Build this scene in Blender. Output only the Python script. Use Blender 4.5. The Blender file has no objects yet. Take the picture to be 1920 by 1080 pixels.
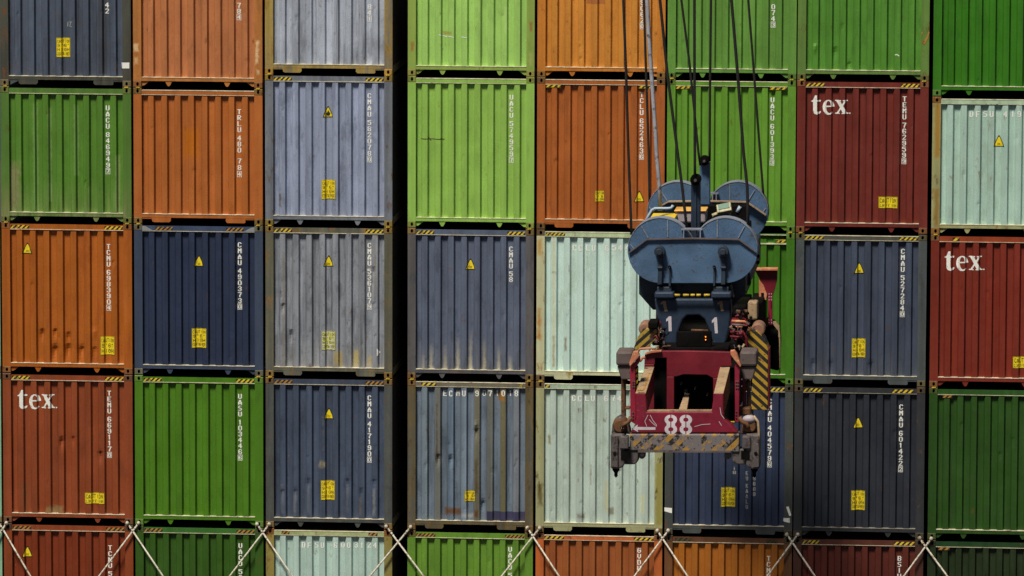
import bpy, bmesh, math, random
from mathutils import Vector, Matrix
from mathutils.geometry import tessellate_polygon
random.seed(7)
scn = bpy.context.scene
col = scn.collection

# ---------------------------------------------------------------- camera, light, exposure
CAM = Vector((12.2478, -109.8439, 18.1604))
YAW, PITCH, ROLL, FPX = -0.0929517, -0.1215515, 0.0030391, 11000.34
_f = Vector((math.sin(YAW)*math.cos(PITCH), math.cos(YAW)*math.cos(PITCH), math.sin(PITCH)))
_r = Vector((math.cos(YAW), -math.sin(YAW), 0)); _u = _r.cross(_f)
R_ = _r*math.cos(ROLL)+_u*math.sin(ROLL); U_ = _u*math.cos(ROLL)-_r*math.sin(ROLL)
cd = bpy.data.cameras.new('camera'); cam = bpy.data.objects.new('camera', cd); col.objects.link(cam)
cam.matrix_world = Matrix(((R_.x, U_.x, -_f.x, CAM.x), (R_.y, U_.y, -_f.y, CAM.y), (R_.z, U_.z, -_f.z, CAM.z), (0, 0, 0, 1)))
cd.sensor_width = 36; cd.lens = FPX/1920*36; cd.clip_start = 1; cd.clip_end = 3000
scn.camera = cam

SUN_EL, SUN_AZ = math.radians(59), math.radians(24)     # from the front, above and a little left
sd = Vector((-math.sin(SUN_AZ)*math.cos(SUN_EL), -math.cos(SUN_AZ)*math.cos(SUN_EL), math.sin(SUN_EL)))
w = bpy.data.worlds.new('World'); scn.world = w; w.use_nodes = True
nt = w.node_tree; bg = nt.nodes['Background']
sky = nt.nodes.new('ShaderNodeTexSky'); sky.sky_type = 'NISHITA'; sky.sun_disc = False
sky.sun_elevation = SUN_EL; sky.sun_rotation = math.atan2(sd.x, sd.y)
nt.links.new(sky.outputs[0], bg.inputs[0]); bg.inputs[1].default_value = 0.024
sl = bpy.data.lights.new('sun', 'SUN'); sl.energy = 4.5; sl.angle = math.radians(12); sl.color = (1.0, 0.94, 0.80)
so = bpy.data.objects.new('sun', sl); col.objects.link(so)
so.rotation_euler = sd.to_track_quat('Z', 'Y').to_euler(); so.location = (-6, -25, 30)
scn.view_settings.view_transform = 'Standard'; scn.view_settings.look = 'None'
scn.view_settings.exposure = 0.12; scn.view_settings.gamma = 1; scn.view_settings.use_curve_mapping = False

def at(px, py, Y=0.0):
    """point of the plane y = Y seen at pixel (px, py) of the 1920 x 1080 photograph"""
    d = _f + R_*((px-960)/FPX) + U_*((540-py)/FPX)
    return CAM + d*((Y-CAM.y)/d.y)

# ---------------------------------------------------------------- materials
def lin(c): c /= 255.0; return c/12.92 if c <= .04045 else ((c+.055)/1.055)**2.4
def S(r, g, b, k=1/0.84): return (min(.85, lin(r)*k), min(.85, lin(g)*k), min(.85, lin(b)*k))
class G:
    def __init__(s, name):
        s.m = bpy.data.materials.new(name); s.m.use_nodes = True; s.t = s.m.node_tree; s.b = s.t.nodes['Principled BSDF']
        s.tc = s.t.nodes.new('ShaderNodeTexCoord')
    def link(s, a, b): s.t.links.new(a, b)
    def val(s, sock, v):
        if hasattr(v, 'is_linked') or hasattr(v, 'links'): s.link(v, sock)
        else: sock.default_value = v
    def math(s, op, a, b=0.5, c=None, clamp=False):
        n = s.t.nodes.new('ShaderNodeMath'); n.operation = op; n.use_clamp = clamp
        s.val(n.inputs[0], a); s.val(n.inputs[1], b)
        if c is not None: s.val(n.inputs[2], c)
        return n.outputs[0]
    def mapping(s, off=(0, 0, 0), sc=(1, 1, 1), rot=(0, 0, 0)):
        n = s.t.nodes.new('ShaderNodeMapping'); s.link(s.tc.outputs['Object'], n.inputs[0])
        n.inputs[1].default_value = off; n.inputs[2].default_value = rot; n.inputs[3].default_value = sc; return n.outputs[0]
    def noise(s, vec, scale, detail=3, rough=.55):
        n = s.t.nodes.new('ShaderNodeTexNoise'); s.link(vec, n.inputs['Vector']); n.inputs['Scale'].default_value = scale
        n.inputs['Detail'].default_value = detail; n.inputs['Roughness'].default_value = rough; return n.outputs[0]
    def ramp(s, v, a, b, lo=0., hi=1.):
        n = s.t.nodes.new('ShaderNodeMapRange'); n.clamp = True; s.link(v, n.inputs[0])
        n.inputs[1].default_value = a; n.inputs[2].default_value = b; n.inputs[3].default_value = lo; n.inputs[4].default_value = hi; return n.outputs[0]
    def mix(s, f, a, b, bt='MIX'):
        n = s.t.nodes.new('ShaderNodeMix'); n.data_type = 'RGBA'; n.blend_type = bt
        s.val(n.inputs[0], f)
        for i, v in ((6, a), (7, b)):
            if isinstance(v, tuple): n.inputs[i].default_value = (*v[:3], 1)
            else: s.link(v, n.inputs[i])
        return n.outputs[2]
    def bump(s, h, strength=.3, dist=.01):
        n = s.t.nodes.new('ShaderNodeBump'); n.inputs['Strength'].default_value = strength; n.inputs['Distance'].default_value = dist
        s.link(h, n.inputs['Height']); s.link(n.outputs[0], s.b.inputs['Normal'])

RUST = (.13, .052, .014)
def paint(name, c, seed=0, dirt=.35, dirtcol=None, rust=.15, rustcol=RUST, streak=.5, chips=.25, chipcol=(.45, .43, .38),
          bottom=0., bottomcol=(.35, .33, .27), grain=.30, patches=(), rough=.5, fade=.12):
    g = G(name)
    off = (seed*7.31 % 97, seed*3.17 % 53, seed*5.77 % 71)
    m1 = g.mapping(off); ms = g.mapping(off, (22, 22, .9)); mw = g.mapping(off, (5, 5, .7))
    dirtcol = dirtcol or tuple(x*.45+.012 for x in c)
    n1 = g.noise(m1, 1.6, 4); ns = g.noise(ms, 1, 3, .6); nw = g.noise(mw, 1, 4); ng = g.noise(m1, 110, 2, .7); nm = g.noise(m1, 9, 6, .65)
    light = tuple(min(.85, x*(1+fade*1.2)+fade*.05) for x in c)
    colr = g.mix(g.ramp(n1, .3, .7), c, light)
    colr = g.mix(g.ramp(ns, .46, .72, 0, .55*streak), colr, tuple(min(.85, x*1.12+.022*streak) for x in c))
    colr = g.mix(g.math('MULTIPLY', g.ramp(nw, .45, .75), g.ramp(ns, .35, .62, 0, dirt*1.5), clamp=True), colr, dirtcol)
    colr = g.mix(g.ramp(nm, .6, .74, 0, dirt*.8), colr, dirtcol)
    nb = g.noise(g.mapping((off[2], off[0], off[1]), (1, 1, .38)), 4.2, 6, .68)
    colr = g.mix(g.ramp(nb, .54, .64, 0, min(.85, .25+dirt*1.0)), colr, tuple(a*.45+b*.55 for a, b in zip(c, dirtcol)))
    colr = g.mix(g.ramp(nb, .44, .34, 0, min(.5, .12+dirt*.5)), colr, tuple(min(.85, x*1.25+.012) for x in c))
    scr = g.noise(g.mapping((off[1], off[0], off[2]), (30, 30, 3)), 1, 3, .8)
    colr = g.mix(g.ramp(scr, .745-.03*chips, .775-.03*chips, 0, min(.5, .2+chips*.6)), colr, tuple(a*.4+b*.6 for a, b in zip(c, chipcol)))
    sep = g.t.nodes.new('ShaderNodeSeparateXYZ'); g.link(g.tc.outputs['Object'], sep.inputs[0])
    X, Z = sep.outputs[0], sep.outputs[2]
    if bottom:
        hgt = g.math('SUBTRACT', .85, g.math('MULTIPLY', Z, 1.0))
        bm_ = g.math('MULTIPLY', g.ramp(hgt, 0., .8), g.ramp(ns, .38, .66), clamp=True)
        colr = g.mix(g.math('MULTIPLY', bm_, bottom), colr, bottomcol)
    for (x0, z0, x1, z1, pc, st, sft) in patches:       # stains and repaired places with an outline of their own
        dx = g.math('SUBTRACT', (x1-x0)/2, g.math('ABSOLUTE', g.math('SUBTRACT', X, (x0+x1)/2)))
        dz = g.math('SUBTRACT', (z1-z0)/2, g.math('ABSOLUTE', g.math('SUBTRACT', Z, (z0+z1)/2)))
        wob = g.math('MULTIPLY', g.math('SUBTRACT', nm, .5), sft*2.5)
        d = g.math('ADD', g.math('MINIMUM', dx, g.math('MULTIPLY', dz, .6 if sft > .02 else 1.)), wob)
        f_ = g.ramp(d, 0, max(sft, .002), 0, abs(st))
        if st < 0: f_ = g.math('MULTIPLY', f_, g.ramp(g.math('ADD', Z, g.math('MULTIPLY', wob, 3.)), z1, z0+.05, 0, 1), clamp=True)
        colr = g.mix(f_, colr, pc)
    if rust:
        r = g.math('MULTIPLY', g.ramp(g.noise(g.mapping(off, (1, 1, .45)), 7, 8, .7), .64-.16*rust, .70-.08*rust), min(1, .55+rust), clamp=True)
        colr = g.mix(r, colr, rustcol)
    if chips:
        ch = g.ramp(g.noise(g.mapping((off[1], off[2], off[0]), (1, 1, .7)), 26, 4, .7), .73-.05*chips, .75-.05*chips, 0, min(.8, chips*2))
        colr = g.mix(ch, colr, chipcol)
    gr = g.ramp(ng, .25, .75, 1-grain, 1+grain)
    nr = g.noise(g.mapping(off, (7.5, .01, .22)), 1, 2, .5); kv = .08+.22*dirt
    gr = g.math('MULTIPLY', gr, g.ramp(nr, .3, .7, 1-kv, 1+kv*.9))
    h = g.t.nodes.new('ShaderNodeHueSaturation'); g.link(colr, h.inputs['Color']); g.link(gr, h.inputs['Value'])
    g.link(h.outputs[0], g.b.inputs['Base Color'])
    g.link(g.ramp(nm, .3, .7, rough-.08, rough+.14), g.b.inputs['Roughness'])
    g.b.inputs['Specular IOR Level'].default_value = .35
    g.bump(g.math('ADD', g.math('MULTIPLY', nm, .6), g.math('MULTIPLY', ns, .4)), .35, .006)
    return g.m
def plain(name, c, rough=.6, grain=.15, metal=0., worn=None, wornamt=.3):
    g = G(name); n = g.noise(g.mapping(), 40, 4, .65); n2 = g.noise(g.mapping((3, 1, 7)), 14, 5, .7)
    k = g.mix(g.ramp(n, .3, .7), tuple(x*(1-grain) for x in c), tuple(min(.9, x*(1+grain)) for x in c))
    if worn: k = g.mix(g.ramp(n2, .62-.2*wornamt, .68-.1*wornamt), k, worn)
    g.link(k, g.b.inputs['Base Color']); g.b.inputs['Roughness'].default_value = rough; g.b.inputs['Metallic'].default_value = metal
    g.bump(n2, .3, .004)
    return g.m

M = dict(
    white=plain('white_lettering', (.82, .81, .77), .6, .12, worn=(.35, .34, .3), wornamt=.12),
    softwhite=plain('faded_lettering', (.84, .84, .80), .6, .1, worn=(.5, .55, .5), wornamt=.15),
    yellow=plain('yellow_vinyl', (.82, .63, .012), .5, .12, worn=(.42, .33, .03), wornamt=.35),
    oldyellow=plain('worn_yellow_vinyl', (.52, .52, .12), .6, .15, worn=(.6, .6, .52), wornamt=.7),
    black=plain('black_print', (.018, .016, .014), .5, .2),
    ink=plain('black_ink_worn', (.06, .048, .012), .6, .2),
    stripe_y=plain('hazard_yellow', (.74, .52, .02), .5, .2, worn=(.10, .08, .03), wornamt=.6),
    stripe_k=plain('hazard_black', (.016, .014, .013), .5, .2),
    stripe_o=plain('hazard_orange', (.42, .2, .03), .55, .2, worn=(.06, .04, .02), wornamt=.5),
    hole=plain('dark_cavity', (.006, .005, .005), .9),
    lock=plain('yellow_lock_paint', (.55, .38, .03), .5, .2, worn=(.2, .12, .03), wornamt=.4),
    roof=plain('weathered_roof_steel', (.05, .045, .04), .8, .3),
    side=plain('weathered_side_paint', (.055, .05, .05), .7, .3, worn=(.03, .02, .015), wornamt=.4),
    galv=plain('galvanised_rod', (.50, .47, .40), .45, .25, worn=(.20, .13, .08), wornamt=.6),
    rail=plain('side_rail_light_tint', (.30, .27, .20), .7, .3, worn=(.1, .07, .04), wornamt=.4),  # paler than the side walls: light along the rails put into the colour
    deck=plain('deck_paint', (.05, .035, .03), .8, .3, worn=(.09, .05, .03), wornamt=.4),
    chalk=plain('chalk_mark', (.4, .4, .38), .8, .1, worn=(.12, .13, .15), wornamt=.6),
)

# ---------------------------------------------------------------- mesh helpers
def tag(o, label=None, cat=None, group=None, kind=None):
    if label: o['label'] = label
    if cat: o['category'] = cat
    if group: o['group'] = group
    if kind: o['kind'] = kind
    return o
def link(name, me, parent=None, mats=None):
    o = bpy.data.objects.new(name, me); col.objects.link(o)
    if parent: o.parent = parent
    if mats:
        for i, m in enumerate(mats):
            if i >= len(me.materials): me.materials.append(None)
            o.material_slots[i].link = 'OBJECT'; o.material_slots[i].material = m
    return o
def box(bm, x0, x1, y0, y1, z0, z1, mi=0):
    v = [bm.verts.new(p) for p in ((x0, y0, z0), (x1, y0, z0), (x1, y1, z0), (x0, y1, z0), (x0, y0, z1), (x1, y0, z1), (x1, y1, z1), (x0, y1, z1))]
    for f in ((0, 1, 5, 4), (1, 2, 6, 5), (2, 3, 7, 6), (3, 0, 4, 7), (4, 5, 6, 7), (3, 2, 1, 0)):
        bm.faces.new([v[i] for i in f]).material_index = mi
def prism(bm, pts, y0, y1, mi=0):
    """outline pts (x, z) counter-clockwise seen from the front, from y0 (front) back to y1"""
    a = [bm.verts.new((x, y0, z)) for x, z in pts]; b = [bm.verts.new((x, y1, z)) for x, z in pts]
    n = len(pts); bm.faces.new(a).material_index = mi; bm.faces.new(b[::-1]).material_index = mi
    for i in range(n): bm.faces.new((a[i], b[i], b[(i+1) % n], a[(i+1) % n])).material_index = mi
def done(bm, name, n_mats=1, normals=True):
    if normals: bmesh.ops.recalc_face_normals(bm, faces=bm.faces[:])
    me = bpy.data.meshes.new(name); bm.to_mesh(me); bm.free()
    for i in range(n_mats): me.materials.append(None)
    return me
def tube(bm, pts, r, n=8, mi=0, cap=True):
    rings = []; pts = [Vector(p) for p in pts]
    for i, p in enumerate(pts):
        t = (pts[min(i+1, len(pts)-1)]-pts[max(i-1, 0)]).normalized()
        a = t.cross(Vector((0, 0, 1)) if abs(t.z) < .9 else Vector((1, 0, 0))).normalized(); b = t.cross(a)
        rr = r[i] if isinstance(r, (list, tuple)) else r
        rings.append([bm.verts.new(p+a*rr*math.cos(2*math.pi*k/n)+b*rr*math.sin(2*math.pi*k/n)) for k in range(n)])
    for A, B in zip(rings, rings[1:]):
        for k in range(n):
            f = bm.faces.new((A[k], A[(k+1) % n], B[(k+1) % n], B[k])); f.material_index = mi; f.smooth = True
    if cap: bm.faces.new(rings[0][::-1]).material_index = mi; bm.faces.new(rings[-1]).material_index = mi

# ---------------------------------------------------------------- corrugated end wall profile (local metres, width 2.438)
CW, CL = 2.438, 12.192
PX0, PX1, PROUD, DEEP = .156, CW-.156, .010, .068
def profile():
    n = 8; sl_ = .029; tot = PX1-PX0; pr = .098; rc = (tot-n*pr-2*n*sl_)/(n+1)
    out = []; x = PX0
    for i in range(n+1):
        out.append((x, DEEP)); x += rc; out.append((x, DEEP))
        if i < n: x += sl_; out.append((x, PROUD)); x += pr; out.append((x, PROUD)); x += sl_
    return out
PROF = profile()
def prof(x):
    if x <= PROF[0][0] or x >= PROF[-1][0]: return 0.
    for (a, ya), (b, yb) in zip(PROF, PROF[1:]):
        if a <= x <= b: return ya+(yb-ya)*(x-a)/max(1e-9, b-a)
    return 0.
def proud_x(i): return PROF[2+i*4][0], PROF[3+i*4][0]

class Panel:
    """the corrugated sheet with its dents; .y(x, z) is its surface"""
    def __init__(s, H, seed, dents=(), amp=.003, nrand=3):
        s.H = H; rnd = random.Random(seed); s.d = list(dents); s.ph = [rnd.uniform(0, 6.28) for _ in range(6)]; s.amp = amp
        for _ in range(nrand):
            a, b = proud_x(rnd.randrange(8)); s.d.append((rnd.uniform(a, b), rnd.uniform(.3, H-.5), rnd.uniform(.02, .045), rnd.uniform(.004, .014)))
    def y(s, x, z):
        if x <= PX0 or x >= PX1: return 0.
        y = prof(x)+s.amp*(math.sin(2.1*x+1.7*z+s.ph[0])+.6*math.sin(5.3*x-3.1*z+s.ph[1])+.5*math.sin(9*z+3*x+s.ph[2])*math.sin(7*x+s.ph[3]))
        for dx, dz, r, dp in s.d:
            q = ((x-dx)/r)**2+((z-dz)/(r*(1.2 if z > dz else 3.2)))**2
            if q < 4: y += dp*math.exp(-q*1.4)
        return y
    def mesh(s, zr=46):
        xs = []
        for (a, _), (b, _) in zip(PROF, PROF[1:]):
            k = 4 if b-a > .05 else 1
            xs += [a+(b-a)*i/k for i in range(k)]
        xs.append(PROF[-1][0]); z0, z1 = .185, s.H-.122
        bm = bmesh.new(); rows = []
        for j in range(zr+1):
            z = z0+(z1-z0)*j/zr; rows.append([bm.verts.new((x, s.y(x if 0 < i < len(xs)-1 else x+(1e-6 if i == 0 else -1e-6), z), z)) for i, x in enumerate(xs)])
        for A, B in zip(rows, rows[1:]):
            for i in range(len(xs)-1): bm.faces.new((A[i], A[i+1], B[i+1], B[i]))
        return done(bm, 'end_wall', 1, False)

# ---------------------------------------------------------------- lettering
FONT = {
'A': "00100 01110 01010 11011 10001 11111 10001", 'B': "11110 10001 10001 11110 10001 10001 11110", 'C': "01110 10001 10000 10000 10000 10001 01110",
'D': "11110 10001 10001 10001 10001 10001 11110", 'E': "11111 10000 10000 11110 10000 10000 11111", 'F': "11111 10000 10000 11110 10000 10000 10000",
'G': "01110 10001 10000 10111 10001 10001 01110", 'H': "10001 10001 10001 11111 10001 10001 10001", 'I': "00100 00100 00100 00100 00100 00100 00100",
'K': "10001 10010 10100 11000 10100 10010 10001", 'L': "10000 10000 10000 10000 10000 10000 11111", 'M': "10001 11011 11111 10101 10001 10001 10001",
'N': "10001 11001 10101 10101 10011 10001 10001", 'O': "01110 10001 10001 10001 10001 10001 01110", 'R': "11110 10001 10001 11110 10100 10010 10001",
'S': "01111 10000 10000 01110 00001 00001 11110", 'T': "11111 00100 00100 00100 00100 00100 00100", 'U': "10001 10001 10001 10001 10001 10001 01110",
'V': "10001 10001 10001 10001 10001 01010 00100", 'W': "10001 10001 10001 10101 10101 11011 10001", 'Y': "10001 10001 01010 00100 00100 00100 00100",
'0': "01110 10001 10001 10001 10001 10001 01110", '1': "00100 01100 00100 00100 00100 00100 00100", '2': "01110 10001 00001 00010 00100 01000 11111",
'3': "01110 10001 00001 00110 00001 10001 01110", '4': "00010 00110 01010 10010 11111 00010 00010", '5': "11111 10000 11110 00001 00001 10001 01110",
'6': "01110 10001 10000 11110 10001 10001 01110", '7': "11111 00001 00010 00010 00100 00100 00100", '8': "01110 10001 10001 01110 10001 10001 01110",
'9': "01110 10001 10001 01111 00001 10001 01110", "'": "00100 00100 00100 00000 00000 00000 00000", '"': "01010 01010 00000 00000 00000 00000 00000",
'.': "00000 00000 00000 00000 00000 00110 00110"}
def quad(bm, x0, x1, z0, z1, y=0., mi=0):
    bm.faces.new([bm.verts.new(p) for p in ((x0, y, z0), (x1, y, z0), (x1, y, z1), (x0, y, z1))]).material_index = mi
def glyph(bm, ch, cx, cz, w_, h_, y=0., mi=0, ex=.38):
    rows = FONT[ch].split(); cw = w_/5; hh = h_/7
    for j, r in enumerate(rows):
        i = 0
        while i < 5:
            if r[i] == '1':
                k = i
                while k < 5 and r[k] == '1': k += 1
                quad(bm, cx-w_/2+(i-ex)*cw, cx-w_/2+(k+ex)*cw, cz+h_/2-(j+1)*hh, cz+h_/2-j*hh, y, mi); i = k
            else: i += 1
def frame_box(bm, cx, cz, w_, h_, t, y=0., mi=0):
    x0, x1, z0, z1 = cx-w_/2, cx+w_/2, cz-h_/2, cz+h_/2
    quad(bm, x0, x1, z1-t, z1, y, mi); quad(bm, x0, x1, z0, z0+t, y, mi); quad(bm, x0, x0+t, z0+t, z1-t, y, mi); quad(bm, x1-t, x1, z0+t, z1-t, y, mi)
def poly(bm, loops, y=0., mi=0):
    vs = [[Vector((x, z, 0)) for x, z in lp] for lp in loops]; flat = [bm.verts.new((v.x, y, v.y)) for lp in vs for v in lp]
    for t in tessellate_polygon(vs):
        try: bm.faces.new([flat[i] for i in t]).material_index = mi
        except ValueError: pass
def tex_loops(ch):
    if ch == 't': return [[(.0, .88), (.0, .94), (.14, 1.02), (.28, 1.34), (.42, 1.34), (.42, 1.0), (.68, 1.0), (.68, .88), (.42, .88), (.42, .24), (.45, .14), (.53, .12), (.66, .2), (.71, .14), (.6, .0), (.42, -.04), (.24, .01), (.14, .16), (.14, .88)]]
    if ch == 'x': return [[(0, 1), (.44, 1), (.44, .92), (.37, .92), (.51, .68), (.64, .92), (.56, .92), (.56, 1), (.92, 1), (.92, .92), (.8, .92), (.58, .57), (.86, .08), (.96, .08), (.96, 0), (.48, 0), (.48, .08), (.55, .08), (.42, .34), (.26, .08), (.34, .08), (.34, 0), (0, 0), (0, .08), (.12, .08), (.36, .46), (.08, .92), (0, .92)]]
    if ch == 'e':
        o = [(.43+.43*math.cos(math.radians(a)), .48+.54*math.sin(math.radians(a))) for a in range(4, 322, 12)]
        o += [(.5+.24*math.cos(math.radians(a)), .5+.44*math.sin(math.radians(a))) for a in range(312, 184, -12)] + [(.27, .5)]
        h = [(.27, .6)] + [(.43+.165*math.cos(math.radians(a)), .64+.30*math.sin(math.radians(a))) for a in range(165, 10, -15)] + [(.59, .6)]
        return [o, h]
def conform(bm, panel, off):
    """bend a flat decal over the corrugated sheet: cut at the folds, then lay on the surface"""
    xs = [v.co.x for v in bm.verts]; lo, hi = min(xs), max(xs)
    for x, _ in PROF:
        if lo < x < hi:
            bmesh.ops.bisect_plane(bm, geom=bm.verts[:]+bm.edges[:]+bm.faces[:], plane_co=(x, 0, 0), plane_no=(1, 0, 0), dist=1e-6)
    for v in bm.verts: v.co.y = panel.y(v.co.x, v.co.z)-off+v.co.y
def decal(name, bm, panel, root, mats, off=.004, conf=True):
    if conf: conform(bm, panel, off)
    me = done(bm, name, len(mats), False)
    return link(name, me, root, mats)

# ---------------------------------------------------------------- container parts (meshes shared between alike containers)
CACHE = {}
def cached(key, fn):
    if key not in CACHE: CACHE[key] = fn()
    return CACHE[key]
CX, CZ, CY = .157, .118, .178
def m_casting(left, top, H, front=True):
    def fn():
        bm = bmesh.new(); x0 = 0 if left else CW-CX; z0 = H-CZ if top else 0; x1, z1 = x0+CX, z0+CZ
        y0, y1 = (-.004, CY) if front else (CL-CY, CL)
        if not front: box(bm, x0, x1, y0, y1, z0, z1); return done(bm, 'corner_casting', 2)
        cx, cz = (x0+x1)/2+(.004 if left else -.004), (z0+z1)/2; b = .008
        outer = [(x0, z0), (x1, z0), (x1, z1), (x0, z1)]
        R = [bm.verts.new((x, y0, z)) for x, z in ((x0+b, z0+b), (x1-b, z0+b), (x1-b, z1-b), (x0+b, z1-b))]
        Bv = [bm.verts.new((x, y0+b, z)) for x, z in outer]; K = [bm.verts.new((x, y1, z)) for x, z in outer]
        O = []; I = []
        for k in range(12):
            a = math.radians(-135+30*k+15); ox, oz = cx+.025*math.cos(a), cz+.037*math.sin(a)
            O.append(bm.verts.new((ox, y0, oz))); I.append(bm.verts.new((ox, y0+.06, oz)))
        for q in range(4):
            o0, o1 = R[q], R[(q+1) % 4]; seg = [O[(3*q+j) % 12] for j in range(4)]
            bm.faces.new([o0, o1, seg[3], seg[2], seg[1], seg[0]])
            bm.faces.new((Bv[q], Bv[(q+1) % 4], R[(q+1) % 4], R[q])); bm.faces.new((Bv[q], K[q], K[(q+1) % 4], Bv[(q+1) % 4]))
        for k in range(12): bm.faces.new((O[k], O[(k+1) % 12], I[(k+1) % 12], I[k])).material_index = 1
        bm.faces.new(I).material_index = 1; bm.faces.new(K[::-1])
        return done(bm, 'corner_casting', 2)
    return cached(('cast', left, top, H, front), fn)
def simple(key, fn):
    def g():
        bm = bmesh.new(); fn(bm); return done(bm, key[0], 1)
    return cached(key, g)
def m_side(H, left):
    def fn():
        bm = bmesh.new(); pts = []; y = .19; i = 0
        while y < CL-.3:
            d = .006 if i % 2 == 0 else .042
            pts += [(y, d), (y+.072, d)]; y += .072+.068; i += 1
        x = lambda d: d if left else CW-d
        A = [bm.verts.new((x(d), y, .16)) for y, d in pts]; B = [bm.verts.new((x(d), y, H-.1)) for y, d in pts]
        for k in range(len(pts)-1): bm.faces.new((A[k], A[k+1], B[k+1], B[k]))
        return done(bm, 'side_wall', 1)
    return cached(('side', H, left), fn)

def hazard(bm, x0, x1, z0, z1, n, y, rev=False):
    """slanted black and yellow bars, each one its own face, filling a strip"""
    p = (x1-x0)/n; sk = (z1-z0)*(1. if not rev else -1.)
    for i in range(n*2+1):
        a = x0+(i-.5)*p/2-sk/2; b = a+p/2
        pts = [(a, z0), (b, z0), (b+sk, z1), (a+sk, z1)]
        out = []
        for X_, Z_ in pts: out.append((min(max(X_, x0), x1), Z_))
        if out[1][0]-out[0][0] < 1e-4 and out[2][0]-out[3][0] < 1e-4: continue
        vs = [bm.verts.new((q[0], y, q[1])) for q in out]
        try: bm.faces.new(vs).material_index = i % 2
        except ValueError: pass

COLX = {0: (-10.262, 2.45), 1: (-7.778, 2.512), 2: (-5.225, 2.475), 3: (-2.703, 2.43), 4: (.018, 2.404), 5: (2.472, 2.418), 6: (4.930, 2.425), 7: (7.376, 2.466), 8: (9.915, 2.47)}
J = {4: 0., 3: 2.912, 2: 5.812}
HC, STD = 2.896, 2.591
def tier(c, r):
    """bottom height and container height of stack c, tier r (0 = the top tier in the picture)"""
    std = c in (0, 1, 2, 8)
    if r == 4: return -2.912+.012, HC
    if r == 3: return .012, HC-.004
    if r == 2: return 2.918, HC-.008
    if r == 1: return 5.818, (STD if std else HC-.02)
    return (8.424 if std else 8.700), HC

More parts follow.
